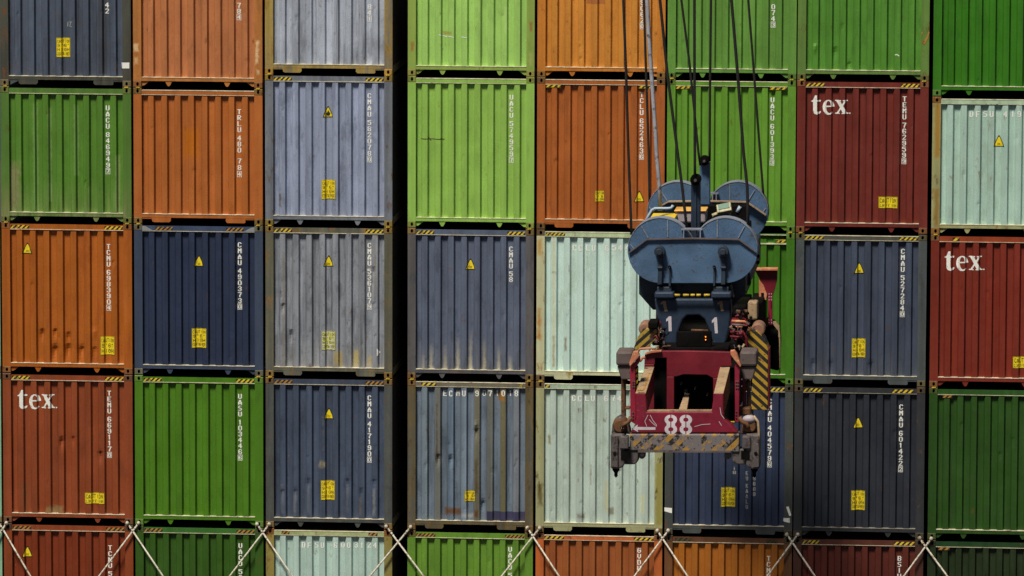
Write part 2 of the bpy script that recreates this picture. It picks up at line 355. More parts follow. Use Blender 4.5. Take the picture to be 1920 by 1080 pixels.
CONT = {}
def container(c, r, label, paintargs, frame=None, tabs='lug', head='band', hz=None, dents=(), amp=.003, lock=(1, 1), headcol=None, nrand=3, castcol=None, low=None):
    X0, W = COLX[c]; Z0, H = tier(c, r); seed = c*11+r*3+1
    root = bpy.data.objects.new('shipping_container', None); col.objects.link(root)
    root.empty_display_size = .5; root.location = (X0, random.uniform(-.004, .012), Z0); root.scale = (W/CW, 1, 1)
    tag(root, label, 'shipping container', 'stacked shipping containers')
    pm = paint('container_paint_with_falloff', seed=seed, **paintargs)  # base colour also holds the falloff of light across the wall
    fa = dict(paintargs); fa.pop('patches', None); fa['bottom'] = 0
    fa.update(frame or {}); fm = paint('frame_paint', seed=seed+5, **fa)
    cc = castcol or (.15, .12, .06)
    cm = paint('casting_paint', cc, seed=seed+9, rust=.5, chips=.3, dirt=.5)
    P = Panel(H, seed, dents, amp, nrand); CONT[(c, r)] = (root, P, X0, W, Z0, H, pm, fm)
    link('end_wall', P.mesh(), root, [pm])
    for lf in (True, False):
        for tp in (True, False):
            link('corner_casting', m_casting(lf, tp, H), root, [cm, M['hole']])
            link('corner_casting', m_casting(lf, tp, H, False), root, [cm, M['hole']])
        x0 = .002 if lf else CW-.156
        link('corner_post', simple(('corner_post', lf, H), lambda bm: (box(bm, x0, x0+.154, 0, .10, CZ, H-CZ),)), root, [fm])
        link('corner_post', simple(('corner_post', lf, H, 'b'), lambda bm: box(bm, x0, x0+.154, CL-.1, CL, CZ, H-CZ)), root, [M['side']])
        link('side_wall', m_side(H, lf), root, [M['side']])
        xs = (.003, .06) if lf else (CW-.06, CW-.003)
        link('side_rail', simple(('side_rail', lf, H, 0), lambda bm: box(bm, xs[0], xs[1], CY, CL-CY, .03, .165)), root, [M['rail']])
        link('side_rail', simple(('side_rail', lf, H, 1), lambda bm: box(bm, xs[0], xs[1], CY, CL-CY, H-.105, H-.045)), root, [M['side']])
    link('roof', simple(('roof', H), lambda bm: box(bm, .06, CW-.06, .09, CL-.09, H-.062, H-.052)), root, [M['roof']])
    link('floor', simple(('floor', H), lambda bm: box(bm, .06, CW-.06, .125, CL-.09, .12, .16)), root, [M['roof']])
    link('rear_wall', simple(('rear_wall', H), lambda bm: box(bm, .156, CW-.156, CL-.06, CL-.03, .16, H-.065)), root, [M['side']])
    # bottom sill with a folded upper edge
    def sill(bm):
        box(bm, CX, CW-CX, .004, .12, .118, .182)
    link('bottom_sill', simple(('bottom_sill',), sill), root, [fm])
    dust_highlight = tuple(a*.25+b*.75 for a, b in zip(fa['c'], (.80, .73, .54)))  # pale dust tone with the ledge's bright highlight painted in
    if max(fa['c']) < .03: dust_highlight = tuple(a*.5+b*.5 for a, b in zip(fa['c'], (.5, .46, .38)))
    dm = paint('dust_highlight_paint', dust_highlight, seed=seed+2, rust=.3, chips=.3, dirt=.5, streak=.2)
    link('sill_edge', simple(('sill_edge',), lambda bm: box(bm, CX+.002, CW-CX-.002, -.003, .09, .183, .195)), root, [dm])
    if tabs == 'lug':
        for lf in (True, False):
            s_ = (lambda x: x) if lf else (lambda x: CW-x)
            def gus(bm):
                p = [(s_(CX), .118), (s_(CX), .03), (s_(.20), .03), (s_(.32), .118)]
                prism(bm, p if lf else p[::-1], .03, .045)
            link('gusset', simple(('gusset', lf), gus), root, [fm])
            def lg(bm):
                p = [(s_(.60), .118), (s_(.635), .045), (s_(.655), .022), (s_(.68), .022), (s_(.70), .045), (s_(.735), .118)]
                prism(bm, p if lf else p[::-1], .015, .04)
            link('lug', simple(('lug', lf), lg), root, [fm])
    else:
        for lf in (True, False):
            s_ = (lambda x: x) if lf else (lambda x: CW-x)
            def tb(bm):
                a, b = (.33, .70) if lf else (CW-.70, CW-.33)
                p = [(a, .118), (a+.02, .045), (a+.05, .03), (b-.03, .03), (b, .06), (b, .118)] if lf else [(a, .118), (a, .06), (a+.03, .03), (b-.02, .03), (b-.0, .045), (b, .118)]
                prism(bm, p, .006, .05)
            link('fork_pocket_plate', simple(('fork_pocket_plate', lf), tb), root, [fm])
            def bar(bm):
                a, b = sorted((s_(CX), s_(.33))); box(bm, a, b, .01, .05, .092, .118)
            link('sill_bracket', simple(('sill_bracket', lf), bar), root, [fm])
    # top header
    hm = paint('header_paint', headcol, seed=seed+3, rust=.2, chips=.3) if headcol else fm
    if head == 'band':     # folded plate whose lower lip stands out
        def hd(bm):
            box(bm, CX, CW-CX, .010, .05, H-.122, H-.03)
    elif head == 'rail':   # square tube with a light edge above and below
        def hd(bm):
            box(bm, CX, CW-CX, .004, .06, H-.119, H-.05)
    else:                  # deep box beam set low
        def hd(bm):
            box(bm, CX, CW-CX, .12, .14, H-.20, H-.05); box(bm, CX, CW-CX, .0, .12, H-.034, H-.03)
    link('top_header', simple(('top_header', head, H), hd), root, [hm])
    def lip(bm):
        if head == 'deep': box(bm, CX+.002, CW-CX-.002, -.006, .07, H-.222, H-.201); box(bm, CX+.002, CW-CX-.002, .0, .029, H-.05, H-.035)
        else: box(bm, CX+.002, CW-CX-.002, -.001, .075, H-.132, H-.1225)
        if head == 'rail': box(bm, CX+.002, CW-CX-.002, -.001, .06, H-.049, H-.038)
    hdm = dm if not headcol else paint('dust_highlight_paint', tuple(a*.3+b*.7 for a, b in zip(headcol, (.75, .68, .5))), seed=seed+2, rust=.3, chips=.3, dirt=.5)  # header lip: highlight mixed into the pale dust colour too
    link('header_lip', simple(('header_lip', head, H), lip), root, [hdm])
    if head == 'band' and c in (2, 7) and r in (2,):
        for lf in (True, False):
            s_ = (lambda x: x) if lf else (lambda x: CW-x)
            def g2(bm):
                p = [(s_(CX), H-.12), (s_(.36), H-.12), (s_(.22), H-.04), (s_(CX), H-.03)]
                prism(bm, p[::-1] if not lf else p, -.004, .005)
            if c == 2: link('header_gusset', simple(('header_gusset', lf, H), g2), root, [plain('gusset_paint', (.24, .25, .27), .6, .2)])
    if hz:   # hazard stripes near both ends: (placement, left x0, x1, right x0, x1, bars, material)
        kind, a0, a1, b0, b1, n, mk = hz
        for x0, x1 in ((a0, a1), (b0, b1)):
            if x0 is None: continue
            bm = bmesh.new()
            if kind == 'head':
                z0, z1, y = (H-.112, H-.048, .0075) if head == 'band' else (H-.112, H-.056, .0015)
                hazard(bm, x0, x1, z0, z1, n, y)
            else:   # on a strip just under the header, over the corrugation
                hazard(bm, x0, x1, H-.185, H-.142, n, 0.)
                box(bm, x0, x1, .002, .008, H-.19, H-.13, 1)
            link('hazard_stripes', done(bm, 'hazard_stripes', 2, False), root, [M['stripe_k'], M[mk]])
    if r > 0:
        for k, lf in enumerate((True, False)):
            if lock[k]:
                s_ = (lambda x: x) if lf else (lambda x: CW-x)
                def lk(bm):
                    a, b = sorted((s_(.05), s_(.125))); box(bm, a, b, -.012, .10, H-.006, H+.018); box(bm, a+.02, b-.01, -.02, -.012, H-.002, H+.012)
                link('twist_lock', simple(('twist_lock', lf, H), lk), root, [M['lock']])
    return root

def loc(c, r, px, py):
    _, _, X0, W, Z0, H, _, _ = CONT[(c, r)]; p = at(px, py, .03); return (p.x-X0)*CW/W, p.z-Z0
PITCH_PX = 11.15
def vnum(c, r, text, px, y0=None, y1=None, boxed=True, w_=.062, h_=.094, mat='white', pitch=PITCH_PX):
    """container number painted downwards, the last digit in a frame"""
    root, P = CONT[(c, r)][:2]; offs = []; o = 0.
    for i, ch in enumerate(text):
        if ch == ' ': o += .38; continue
        offs.append((ch, o)); o += 1
    if y0 is not None and y1 is not None: pitch = (y1-y0)/o
    if y0 is None: y0 = y1-pitch*o
    bm = bmesh.new(); vis = [q for q in offs]
    xm = loc(c, r, px, y0+3*pitch)[0]; mids = [(PROF[4*i][0]+PROF[4*i+1][0])/2 for i in range(9)]; xc = min(mids, key=lambda q: abs(q-xm))+.011
    if mat == 'chalk': xc = None
    for i, (ch, k) in enumerate(vis):
        x, z = loc(c, r, px, y0+(k+.5)*pitch)
        if xc is not None: x = xc
        last = boxed and i == len(vis)-1
        sc = .8 if last else 1
        glyph(bm, ch, x, z, w_*sc, h_*sc)
        if last: frame_box(bm, x, z, w_*1.36, h_*1.2, .0085)
    decal('container_number', bm, P, root, [M[mat]])
def hnum(c, r, text, px0, step, py, w_=.062, h_=.11, mat='softwhite', slots=None):
    root, P = CONT[(c, r)][:2]
    for i, ch in enumerate(text):
        if ch == ' ': continue
        bm = bmesh.new(); x, z = loc(c, r, (slots[i] if slots else px0+i*step), py)
        fl = [(PROF[2*q][0]+PROF[2*q+1][0])/2 for q in range(17)]
        if i == 0: i0 = min(range(17), key=lambda q: abs(fl[q]-x))
        if i0+i > 16: continue
        x = fl[i0+i]+(.008 if (i0+i) % 2 == 0 else 0); glyph(bm, ch, x, z, w_, h_)
        decal('painted_character', bm, P, root, [M[mat]])
def tri(c, r, px, py, flame=False, border=True):
    root, P = CONT[(c, r)][:2]; x, z = loc(c, r, px, py); bm = bmesh.new()
    sh = [(-.098, -.10), (.098, -.10), (.078, -.035), (.042, .045), (.010, .11), (-.010, .11), (-.042, .045), (-.078, -.035)]
    poly(bm, [[(x+a, z+b) for a, b in sh]])
    o = decal('warning_triangle', bm, P, root, [M['black']], .004)
    o['label'] = 'yellow warning triangle with dark border'
    bm = bmesh.new(); poly(bm, [[(x+a*.78, z-.006+b*.80) for a, b in sh]]); decal('triangle_face', bm, P, o, [M['yellow']], .0065)
    bm = bmesh.new()
    if flame: poly(bm, [[(x-.03, z-.07), (x+.025, z-.07), (x+.045, z-.02), (x+.02, z-.005), (x+.008, z+.035), (x-.008, z-.0), (x-.04, z-.03)]])
    else:
        for k in range(2): quad(bm, x-.028, x+.028, z-.065+k*.022, z-.058+k*.022)
    decal('triangle_print', bm, P, o, [M['black'] if flame else M['ink']], .009)
def sticker(c, r, x0, y0, x1, y1, lines, mat='yellow', ink='ink', tear=0):
    root, P = CONT[(c, r)][:2]; a = loc(c, r, x0, y1); b = loc(c, r, x1, y0); bm = bmesh.new()
    if tear: poly(bm, [[(a[0], a[1]), (b[0]-.01, a[1]+.006), (b[0], a[1]+.1), (b[0]-.035, (a[1]+b[1])/2), (b[0], b[1]-.08), (b[0]-.005, b[1]), (a[0]+.006, b[1]-.004)]])
    else: quad(bm, a[0], b[0], a[1], b[1])
    o = decal('caution_sticker', bm, P, root, [M[mat]], .005)
    bm = bmesh.new(); n = len(lines); hh = (b[1]-a[1]); ww = b[0]-a[0]; tot = sum(s for _, s in lines); z = b[1]-hh*.07
    for txt, s in lines:
        lh = hh*.86*s/tot; m = len(txt); cw = min(ww*.88/max(m, 1), lh*.75)
        for i, ch in enumerate(txt):
            if ch != ' ': glyph(bm, ch, (a[0]+b[0])/2+(i-(m-1)/2)*cw, z-lh/2, cw*.78, lh*.72, ex=0)
        z -= lh
    frame_box(bm, (a[0]+b[0])/2, (a[1]+b[1])/2, ww*.97, hh*.975, .0035)
    decal('sticker_print', bm, P, o, [M[ink]], .0085)
    return o
HIGH = [('CAUTION', 1), ("9'6\"", 1), ('HIGH', 1), ('CONTAINER', 1)]
WIDE = [('CAUTION', 1.5), ("2.9M 9'6\" HIGH", 1)]
def texword(c, r, px, py, unit):
    """px, py: baseline start of the word; unit: x-height in pixels"""
    root, P = CONT[(c, r)][:2]; bm = bmesh.new()
    for ch, dx in (('t', 0), ('e', .82), ('x', 1.72)):
        lps = []
        for lp in tex_loops(ch): lps.append([loc(c, r, px+(dx+a)*unit, py-b*unit) for a, b in lp])
        poly(bm, lps)
    x, z = loc(c, r, px+2.78*unit, py-1); quad(bm, x-.012, x+.012, z-.012, z+.012)
    decal('lettering', bm, P, root, [M['white']])
def mark(c, r, quads_, name='paint_mark', mat='chalk', conf=True, off=.004):
    root, P = CONT[(c, r)][:2]; bm = bmesh.new()
    for pts in quads_: poly(bm, [[loc(c, r, a, b) for a, b in pts]])
    return decal(name, bm, P, root, [M[mat]], off)
def strokes(c, r, lines, wpx=1.2, mat='chalk'):
    qs = []
    for (ax, ay, bx, by) in lines:
        dx, dy = bx-ax, by-ay; L = max(.01, math.hypot(dx, dy)); nx, ny = -dy/L*wpx/2, dx/L*wpx/2
        qs.append([(ax+nx, ay+ny), (ax-nx, ay-ny), (bx-nx, by-ny), (bx+nx, by+ny)])
    return mark(c, r, qs, 'chalk_mark', mat)

def pa(c, **k): d = dict(c=c); d.update(k); return d
def patch(c, r, x0, y0, x1, y1, colr, st=.8, sf=.02):
    """stain given by its place in the photograph, in the container's own coordinates"""
    X0, W = COLX[c]; Z0, H = tier(c, r); a = at(x0, y1, .03); b = at(x1, y0, .03)
    return ((a.x-X0)*CW/W, a.z-Z0, (b.x-X0)*CW/W, b.z-Z0, colr, st, sf)
def dent(c, r, px, py, rad=.05, dp=.03):
    X0, W = COLX[c]; Z0, H = tier(c, r); a = at(px, py, .03); return ((a.x-X0)*CW/W, a.z-Z0, rad, dp)

OLIVE = dict(c=S(128, 108, 48), rust=.5, rustcol=(.2, .1, .02), dirt=.5, chips=.4)
DGREY = dict(c=S(72, 72, 66), rust=.35, dirt=.5, chips=.4)
HEADS = ('head', .17, .56, CW-.56, CW-.17, 5, 'stripe_y')
PALE = (.42, .40, .33)
#@@CONTAINERS@@
H4 = ('head', .165, .52, CW-.52, CW-.165, 4, 'stripe_y')
# ---------------------------------------------------------------- the stacks, tier by tier; paint colours include the light's falloff to lower right
# top tier in the picture
container(1, 0, 'slate blue container with dark streaks, top left corner of the wall of stacks', pa(S(64, 72, 88), dirt=.75, chips=.35, rust=.2,
    patches=[patch(1, 0, 184, -40, 200, 140, (.03, .025, .022), .55)]), frame=dict(c=S(62, 62, 54), rust=.4), tabs='fork', lock=(1, 0), amp=.005, nrand=7)
vnum(1, 0, '42', 194, y0=4, boxed=False); sticker(1, 0, 106, 71, 132, 107, HIGH)
strokes(1, 0, [(126.5, 41, 126.5, 50), (130, 41, 134, 41), (134, 41, 130, 50), (130, 50, 135, 50)], 1.1)
o = mark(1, 0, [[(228, 128), (243, 128), (243, 117), (227, 117)]], 'tape_patch', 'softwhite', off=.004)
container(2, 0, 'faded terracotta container with scuffed posts, top tier of the second stack from the left', pa(S(160, 99, 60), chips=.5, dirt=.3, rust=.1, chipcol=S(205, 175, 140)), lock=(0, 1), nrand=5,
    frame=dict(c=S(158, 100, 48), chips=.6, chipcol=S(215, 185, 140), patches=[patch(2, 0, 250, 80, 261, 98, S(205, 175, 135), .8, .03), patch(2, 0, 251, 104, 260, 122, S(200, 165, 125), .6, .03), patch(2, 0, 478, 74, 487, 122, S(210, 180, 140), .8, .04), patch(2, 0, 480, 128, 488, 142, S(205, 175, 130), .7, .03)]), castcol=S(120, 75, 38))
vnum(2, 0, '784', 441, y1=38)
container(3, 0, 'pale silvery blue container with yellow-brown rusty posts, top tier beside the dark gap', pa(S(148, 154, 168), dirt=.75, rust=.12, dirtcol=S(95, 98, 108), chips=.3), frame=dict(c=S(140, 118, 60), rust=.5, rustcol=(.28, .15, .02)), tabs='fork',
    lock=(0, 0), amp=.006, nrand=10, castcol=S(150, 115, 50))
vnum(3, 0, '841', 688, y1=41)
container(4, 0, 'bright lime green container without a number, top tier right of the dark gap', pa(S(140, 178, 92), rust=.08, chips=.25, dirt=.12, chipcol=(.5, .55, .35),
    patches=[patch(4, 0, 830, 58, 848, 66, S(150, 100, 50), .5), patch(4, 0, 944, 10, 952, 60, S(180, 200, 130), .3)]), frame=dict(c=S(124, 146, 66), rust=.35, chips=.6, patches=[patch(4, 0, 769, 76, 778, 98, S(140, 95, 50), .8, .03), patch(4, 0, 992, 40, 1000, 60, S(140, 90, 55), .7, .03), patch(4, 0, 990, 95, 1000, 125, S(160, 165, 100), .5, .04)]), lock=(1, 1), castcol=S(130, 125, 60))
strokes(4, 0, [(823, 65, 838, 69), (841, 68, 851, 70), (865, 69, 876, 71)], 1.4, 'softwhite')
container(5, 0, 'yellow-orange container with a number ending 0620, top tier behind the hanging ropes', pa(S(176, 116, 44), dirt=.25, rust=.15, chips=.3, chipcol=S(215, 160, 90), dirtcol=S(140, 78, 30),
    patches=[patch(5, 0, 1234, 52, 1248, 150, S(140, 70, 40), .9, .01), patch(5, 0, 1098, -20, 1135, 8, S(150, 90, 50), .8, .01)]), frame=dict(c=S(170, 105, 35), rust=.3, rustcol=(.14, .04, .01)), nrand=6, castcol=S(120, 85, 38))
vnum(5, 0, '06200'.replace('06200', '90620'), 1201, y1=55)
container(6, 0, 'mid green container with a number ending 0743, top tier crossed by the ropes', pa(S(86, 128, 52), dirt=.25, rust=.05), lock=(1, 1), castcol=S(72, 100, 38))
vnum(6, 0, '0743', 1449, y1=52)
container(7, 0, 'dull green container with an orange tick mark on its right post, top tier', pa(S(70, 119, 38), dirt=.3, rust=.05, chips=.2), dents=[dent(7, 0, 1528, 88, .04, -.03), dent(7, 0, 1592, 120, .04, .03), dent(7, 0, 1566, 96, .05, .03)],
    frame=dict(c=S(84, 112, 50), rust=.35, chips=.6), castcol=S(90, 85, 45))
o = mark(7, 0, [[(1728, 59), (1728, 67), (1731, 60)], [(1741, 59), (1743, 60), (1740, 72), (1733, 84), (1728, 80), (1728, 76), (1733, 76), (1738, 68)]], 'spray_mark', 'stripe_o')
strokes(7, 0, [(1678, 103, 1682, 102), (1682, 102, 1686, 105)], 1.6, 'softwhite')
container(8, 0, 'deep vivid green container whose sill sits lower than its neighbours, top right corner', pa(S(42, 100, 6), dirt=.3, rust=.02, chips=.05), castcol=S(75, 110, 45))

# second tier
container(1, 1, 'green container with pale dusty streaks, numbered 846949, leftmost stack', pa(S(71, 111, 32), dirt=.2, rust=.04, chips=.15, bottom=.5, bottomcol=S(140, 140, 100),
    patches=[patch(1, 1, 5, 300, 42, 402, S(130, 125, 90), .75, .12), patch(1, 1, 90, 200, 97, 380, S(125, 150, 95), .5, .03), patch(1, 1, 62, 190, 72, 395, S(120, 150, 90), .4, .03), patch(1, 1, 138, 195, 148, 330, S(120, 150, 90), .4, .03), patch(1, 1, 216, 290, 226, 400, S(130, 140, 95), .5, .03)]),
    frame=dict(c=S(70, 102, 38), bottom=.8, bottomcol=S(135, 128, 90)), head='band', lock=(1, 1), castcol=S(92, 100, 48))
vnum(1, 1, 'UACU 8469497', 200.5, y0=197, y1=327)
container(2, 1, 'bright orange container with an ochre stain in the middle, second stack from the left', pa(S(152, 85, 34), dirt=.25, rust=.08, chips=.2, dirtcol=S(140, 68, 25),
    patches=[patch(2, 1, 340, 236, 376, 300, S(165, 92, 10), .85, .08)]), tabs='fork', head='rail', lock=(1, 1), castcol=S(110, 85, 40))
vnum(2, 1, 'TRLU 480', 443.5, y0=204, boxed=False, pitch=11.3); vnum(2, 1, '784', 445.5, y0=296, y1=333)
container(3, 1, 'light grey-blue container with a flame triangle, numbered 582078, beside the dark gap', pa(S(128, 136, 160), dirt=.55, rust=.05, dirtcol=S(80, 86, 105), chips=.2,
    patches=[patch(3, 1, 522, 362, 528, 388, S(90, 80, 50), .8, .02), patch(3, 1, 498, 330, 502, 342, S(190, 140, 30), .9, .02)]), frame=dict(c=S(100, 104, 112), rust=.4), hz=H4, lock=(1, 1), castcol=S(120, 100, 45), amp=.004, nrand=6)
vnum(3, 1, 'CMAU 5820780', 688.5, y0=174, y1=305); tri(3, 1, 615, 210, True); sticker(3, 1, 603, 337, 629, 373, HIGH)
container(4, 1, 'lime green container with a dark scratch, numbered 574959, right of the dark gap', pa(S(125, 162, 72), dirt=.12, rust=.04, chips=.1, chipcol=(.4, .5, .3)), head='rail', lock=(0, 0), castcol=S(115, 125, 55), nrand=2)
vnum(4, 1, 'UACU 5749597', 956, y0=177, y1=306); strokes(4, 1, [(789, 260, 833, 261), (803, 257, 808, 264), (826, 259, 831, 262)], 1.3, 'ink')
container(5, 1, 'rust-orange container with small sticker and triangle low down, numbered 652463, behind ropes', pa(S(148, 80, 30), dirt=.3, rust=.05, chips=.2, chipcol=S(190, 130, 80)), tabs='fork', head='rail',
    hz=('under', .165, .46, CW-.50, CW-.22, 3, 'stripe_y'), castcol=S(95, 70, 38), lock=(0, 0))
vnum(5, 1, 'TCLU 6524636', 1199, y0=172, y1=300); sticker(5, 1, 1116, 358, 1133, 378, [('CAUTION', 1), ('9 6', 1), ('HIGH', 1)]); tri(5, 1, 1198.5, 369)
container(6, 1, 'mid green container numbered 601393, directly behind the top of the blue headblock', pa(S(86, 130, 38), dirt=.22, rust=.03, chips=.08), head='rail', hz=('under', .165, .44, CW-.50, CW-.17, 3, 'stripe_y'), castcol=S(78, 105, 42))
vnum(6, 1, 'UACU 6013933', 1446, y0=182, y1=311)
container(7, 1, 'dark maroon container with large white lowercase lettering, numbered 762959', pa(S(97, 34, 26), dirt=.3, rust=.03, chips=.1, dirtcol=S(72, 30, 22)), hz=H4, castcol=S(110, 70, 42))
texword(7, 1, 1521, 213.5, 26); vnum(7, 1, 'TEMU 7629599', 1693, y0=180, y1=308); sticker(7, 1, 1647, 369, 1683, 390, WIDE)
container(8, 1, 'pale mint container with rusty yellow post and yellow triangle, at the right edge', pa(S(150, 176, 166), dirt=.2, rust=.12, dirtcol=S(120, 130, 105), rustcol=(.2, .11, .03), chips=.1), head='rail', frame=OLIVE | dict(c=S(138, 136, 92), rustcol=(.2, .10, .015), patches=[patch(8, 1, 1750, 188, 1766, 300, S(150, 112, 42), .9, .05), patch(8, 1, 1748, 350, 1764, 430, S(135, 100, 40), .8, .06)]),
    headcol=S(150, 172, 145), castcol=S(120, 82, 32), lock=(0, 0))
hnum(8, 1, 'DFSU 419', 1824, 13.6, 214); tri(8, 1, 1873, 265)

# third tier
container(1, 2, 'burnt orange container with a row of dents near the bottom, numbered 698390, leftmost stack', pa(S(145, 77, 14), dirt=.3, rust=.05, dirtcol=S(125, 55, 22), chips=.15), hz=H4, castcol=S(120, 75, 38),
    dents=[dent(1, 2, 79, 624, .05, .05), dent(1, 2, 103, 655, .06, .06), dent(1, 2, 128, 653, .06, .06), dent(1, 2, 153, 655, .05, .05), dent(1, 2, 177, 622, .05, -.02), dent(1, 2, 128, 630, .05, .04), dent(1, 2, 177, 657, .05, .03), dent(1, 2, 103, 622, .04, .04)])
vnum(1, 2, 'TCNU 6983904', 202, y0=457, y1=583); tri(1, 2, 51, 466); sticker(1, 2, 189, 631, 215, 665, [('CAUTION', 1), ("9'6\"", 1), ('HIGH', 1)])
container(2, 2, 'deep navy container with grey header gussets, numbered 490373, second stack from the left', pa(S(32, 42, 66), dirt=.25, rust=.02, chips=.05, fade=.05), frame=dict(c=S(50, 60, 80)), hz=('head', .40, .74, CW-.70, CW-.36, 4, 'stripe_o'),
    headcol=S(50, 62, 88), castcol=S(88, 86, 70), lock=(1, 1), nrand=1, amp=.002)
vnum(2, 2, 'CMAU 4903730', 446.5, y0=454, y1=581); tri(2, 2, 372.5, 490); sticker(2, 2, 360, 616, 387, 652, HIGH)
container(3, 2, 'scuffed grey container with a bleached sticker, numbered 536107, beside the dark gap', pa(S(122, 126, 136), dirt=.85, rust=.12, dirtcol=S(72, 74, 82), chips=.6, chipcol=S(165, 150, 95), bottom=.35, bottomcol=S(125, 115, 75), streak=.9,
    patches=[patch(3, 2, 624, 655, 644, 690, S(160, 140, 70), .7, .05), patch(3, 2, 660, 655, 674, 690, S(165, 148, 80), .75, .05), patch(3, 2, 686, 665, 698, 688, S(160, 140, 75), .6, .04), patch(3, 2, 528, 470, 536, 690, S(110, 100, 85), .5, .03), patch(3, 2, 700, 440, 706, 560, S(120, 112, 95), .5, .03)]),
    frame=dict(c=S(86, 84, 68), rust=.45, rustcol=S(130, 88, 35), chips=.6), tabs='fork', hz=H4, lock=(1, 1), castcol=S(118, 92, 45), amp=.007, nrand=14,
    dents=[dent(3, 2, 546, 626, .05, .05), dent(3, 2, 531, 574, .04, .04), dent(3, 2, 700, 507, .04, .04)])
vnum(3, 2, 'CMAU 5361079', 688.5, y0=455, y1=581); tri(3, 2, 616, 490); sticker(3, 2, 603, 621, 629, 656, HIGH, 'oldyellow')
mark(3, 2, [[(706.5, 653), (713, 661), (706.5, 668)]], 'torn_sticker', 'white')
container(4, 2, 'slate container with pale streaks rising from its sill, numbered 58, right of the gap', pa(S(78, 86, 106), dirt=.5, rust=.05, chips=.25, dirtcol=S(52, 56, 68), chipcol=S(150, 150, 150), bottom=.25, bottomcol=S(150, 140, 120),
    patches=[patch(4, 2, a-5, 630+b, a+5, 712, S(170, 162, 136), -.95, .045) for a, b in ((808, 10), (834, 12), (858, -4), (882, -14), (907, 0), (935, 14), (794, 30), (956, 34))]),
    frame=dict(c=S(78, 76, 78), rust=.35, chips=.7, chipcol=S(150, 140, 130)), hz=H4, lock=(0, 1), castcol=S(110, 88, 50), headcol=S(75, 85, 105), amp=.004)
vnum(4, 2, 'CMAU 58', 955, y0=462, y1=530, boxed=False); tri(4, 2, 882, 496)
container(5, 2, 'pale mint container with rust scars beside its left post, third tier behind the blue headblock', pa(S(174, 196, 191), dirt=.15, rust=.1, rustcol=(.2, .12, .04), dirtcol=S(130, 140, 110), chips=.1,
    patches=[patch(5, 2, 1034, 440, 1043, 690, S(190, 190, 150), .7, .03), patch(5, 2, 1034, 507, 1043, 514, S(110, 70, 30), .7, .05), patch(5, 2, 1034, 628, 1042, 690, S(120, 85, 40), .6, .05), patch(5, 2, 1057, 630, 1064, 660, S(110, 85, 50), .7, .03), patch(5, 2, 1014, 620, 1021, 680, S(120, 110, 80), .7, .05),
             patch(5, 2, 1143, 594, 1149, 599, S(90, 80, 60), .5, .03), patch(5, 2, 1066, 496, 1068, 510, S(120, 80, 40), .8, .01)]),
    frame=dict(c=S(170, 170, 138), rust=.4, rustcol=(.3, .17, .03), patches=[patch(5, 2, 1006, 445, 1018, 480, S(170, 125, 40), .8, .05), patch(5, 2, 1006, 575, 1016, 640, S(165, 110, 30), .9, .05)]), tabs='fork', head='rail', headcol=S(160, 178, 140), hz=('head', .165, .55, None, None, 5, 'stripe_y'), lock=(0, 0), castcol=S(92, 72, 48), nrand=8)
hnum(5, 2, 'CCLU 6544', 1075.5, 12.3, 465)
container(6, 2, 'strong green container with a deep recessed header, right behind the headblock and the red guide', pa(S(52, 100, 12), dirt=.2, rust=.02, chips=.05), head='deep', hz=('under', None, None, CW-.36, CW-.17, 2, 'stripe_y'), castcol=S(80, 112, 45), lock=(1, 1))
container(7, 2, 'slate blue container numbered 527284, right of the red guide arm', pa(S(54, 62, 80), dirt=.6, rust=.04, chips=.25, chipcol=S(120, 120, 115), bottom=.15), frame=dict(c=S(66, 72, 74), rust=.3, chips=.5), tabs='fork', head='rail', hz=H4, headcol=S(70, 70, 62),
    castcol=S(84, 76, 50), lock=(1, 0), dents=[dent(7, 2, 1525, 680, .05, .03), dent(7, 2, 1558, 682, .06, .02), dent(7, 2, 1632, 683, .05, .03)])
vnum(7, 2, 'CMAU 5272840', 1687.5, y0=466, y1=595); tri(7, 2, 1611, 503); sticker(7, 2, 1597, 635, 1623, 670, HIGH)
container(8, 2, 'brick red container with large white lowercase lettering, right edge, third tier', pa(S(104, 32, 18), dirt=.25, rust=.02, chips=.08, dirtcol=S(85, 32, 22)), hz=('head', .40, .53, None, None, 1, 'stripe_y'), headcol=S(125, 50, 20), castcol=S(110, 75, 45))
texword(8, 2, 1771, 506.5, 26.5); sticker(8, 2, 1899, 669, 1936, 690, WIDE)

# fourth tier
container(1, 3, 'red-brown container with large white lowercase lettering, numbered 669117, leftmost stack', pa(S(120, 55, 24), dirt=.35, rust=.04, chips=.15, dirtcol=S(95, 48, 28),
    patches=[patch(1, 3, 84, 946, 120, 966, S(130, 110, 75), .7, .04), patch(1, 3, 40, 900, 54, 965, S(90, 62, 40), .6, .06)]), hz=H4, castcol=S(92, 62, 40), lock=(0, 0),
    dents=[dent(1, 3, 116, 826, .05, .05), dent(1, 3, 137, 823, .04, .03), dent(1, 3, 188, 852, .05, .05)])
texword(1, 3, 33, 765.5, 26); vnum(1, 3, 'TEMU 6691178', 203.5, y0=732, y1=859); sticker(1, 3, 159, 924, 196, 944, WIDE)
container(2, 3, 'plain leaf green container numbered 103446, above the white rods, second stack', pa(S(61, 103, 8), dirt=.15, rust=.01, chips=.03), hz=H4, castcol=S(84, 112, 42), lock=(0, 1), nrand=0, amp=.004)
vnum(2, 3, 'UASU 1034466', 446.5, y0=738, y1=864)
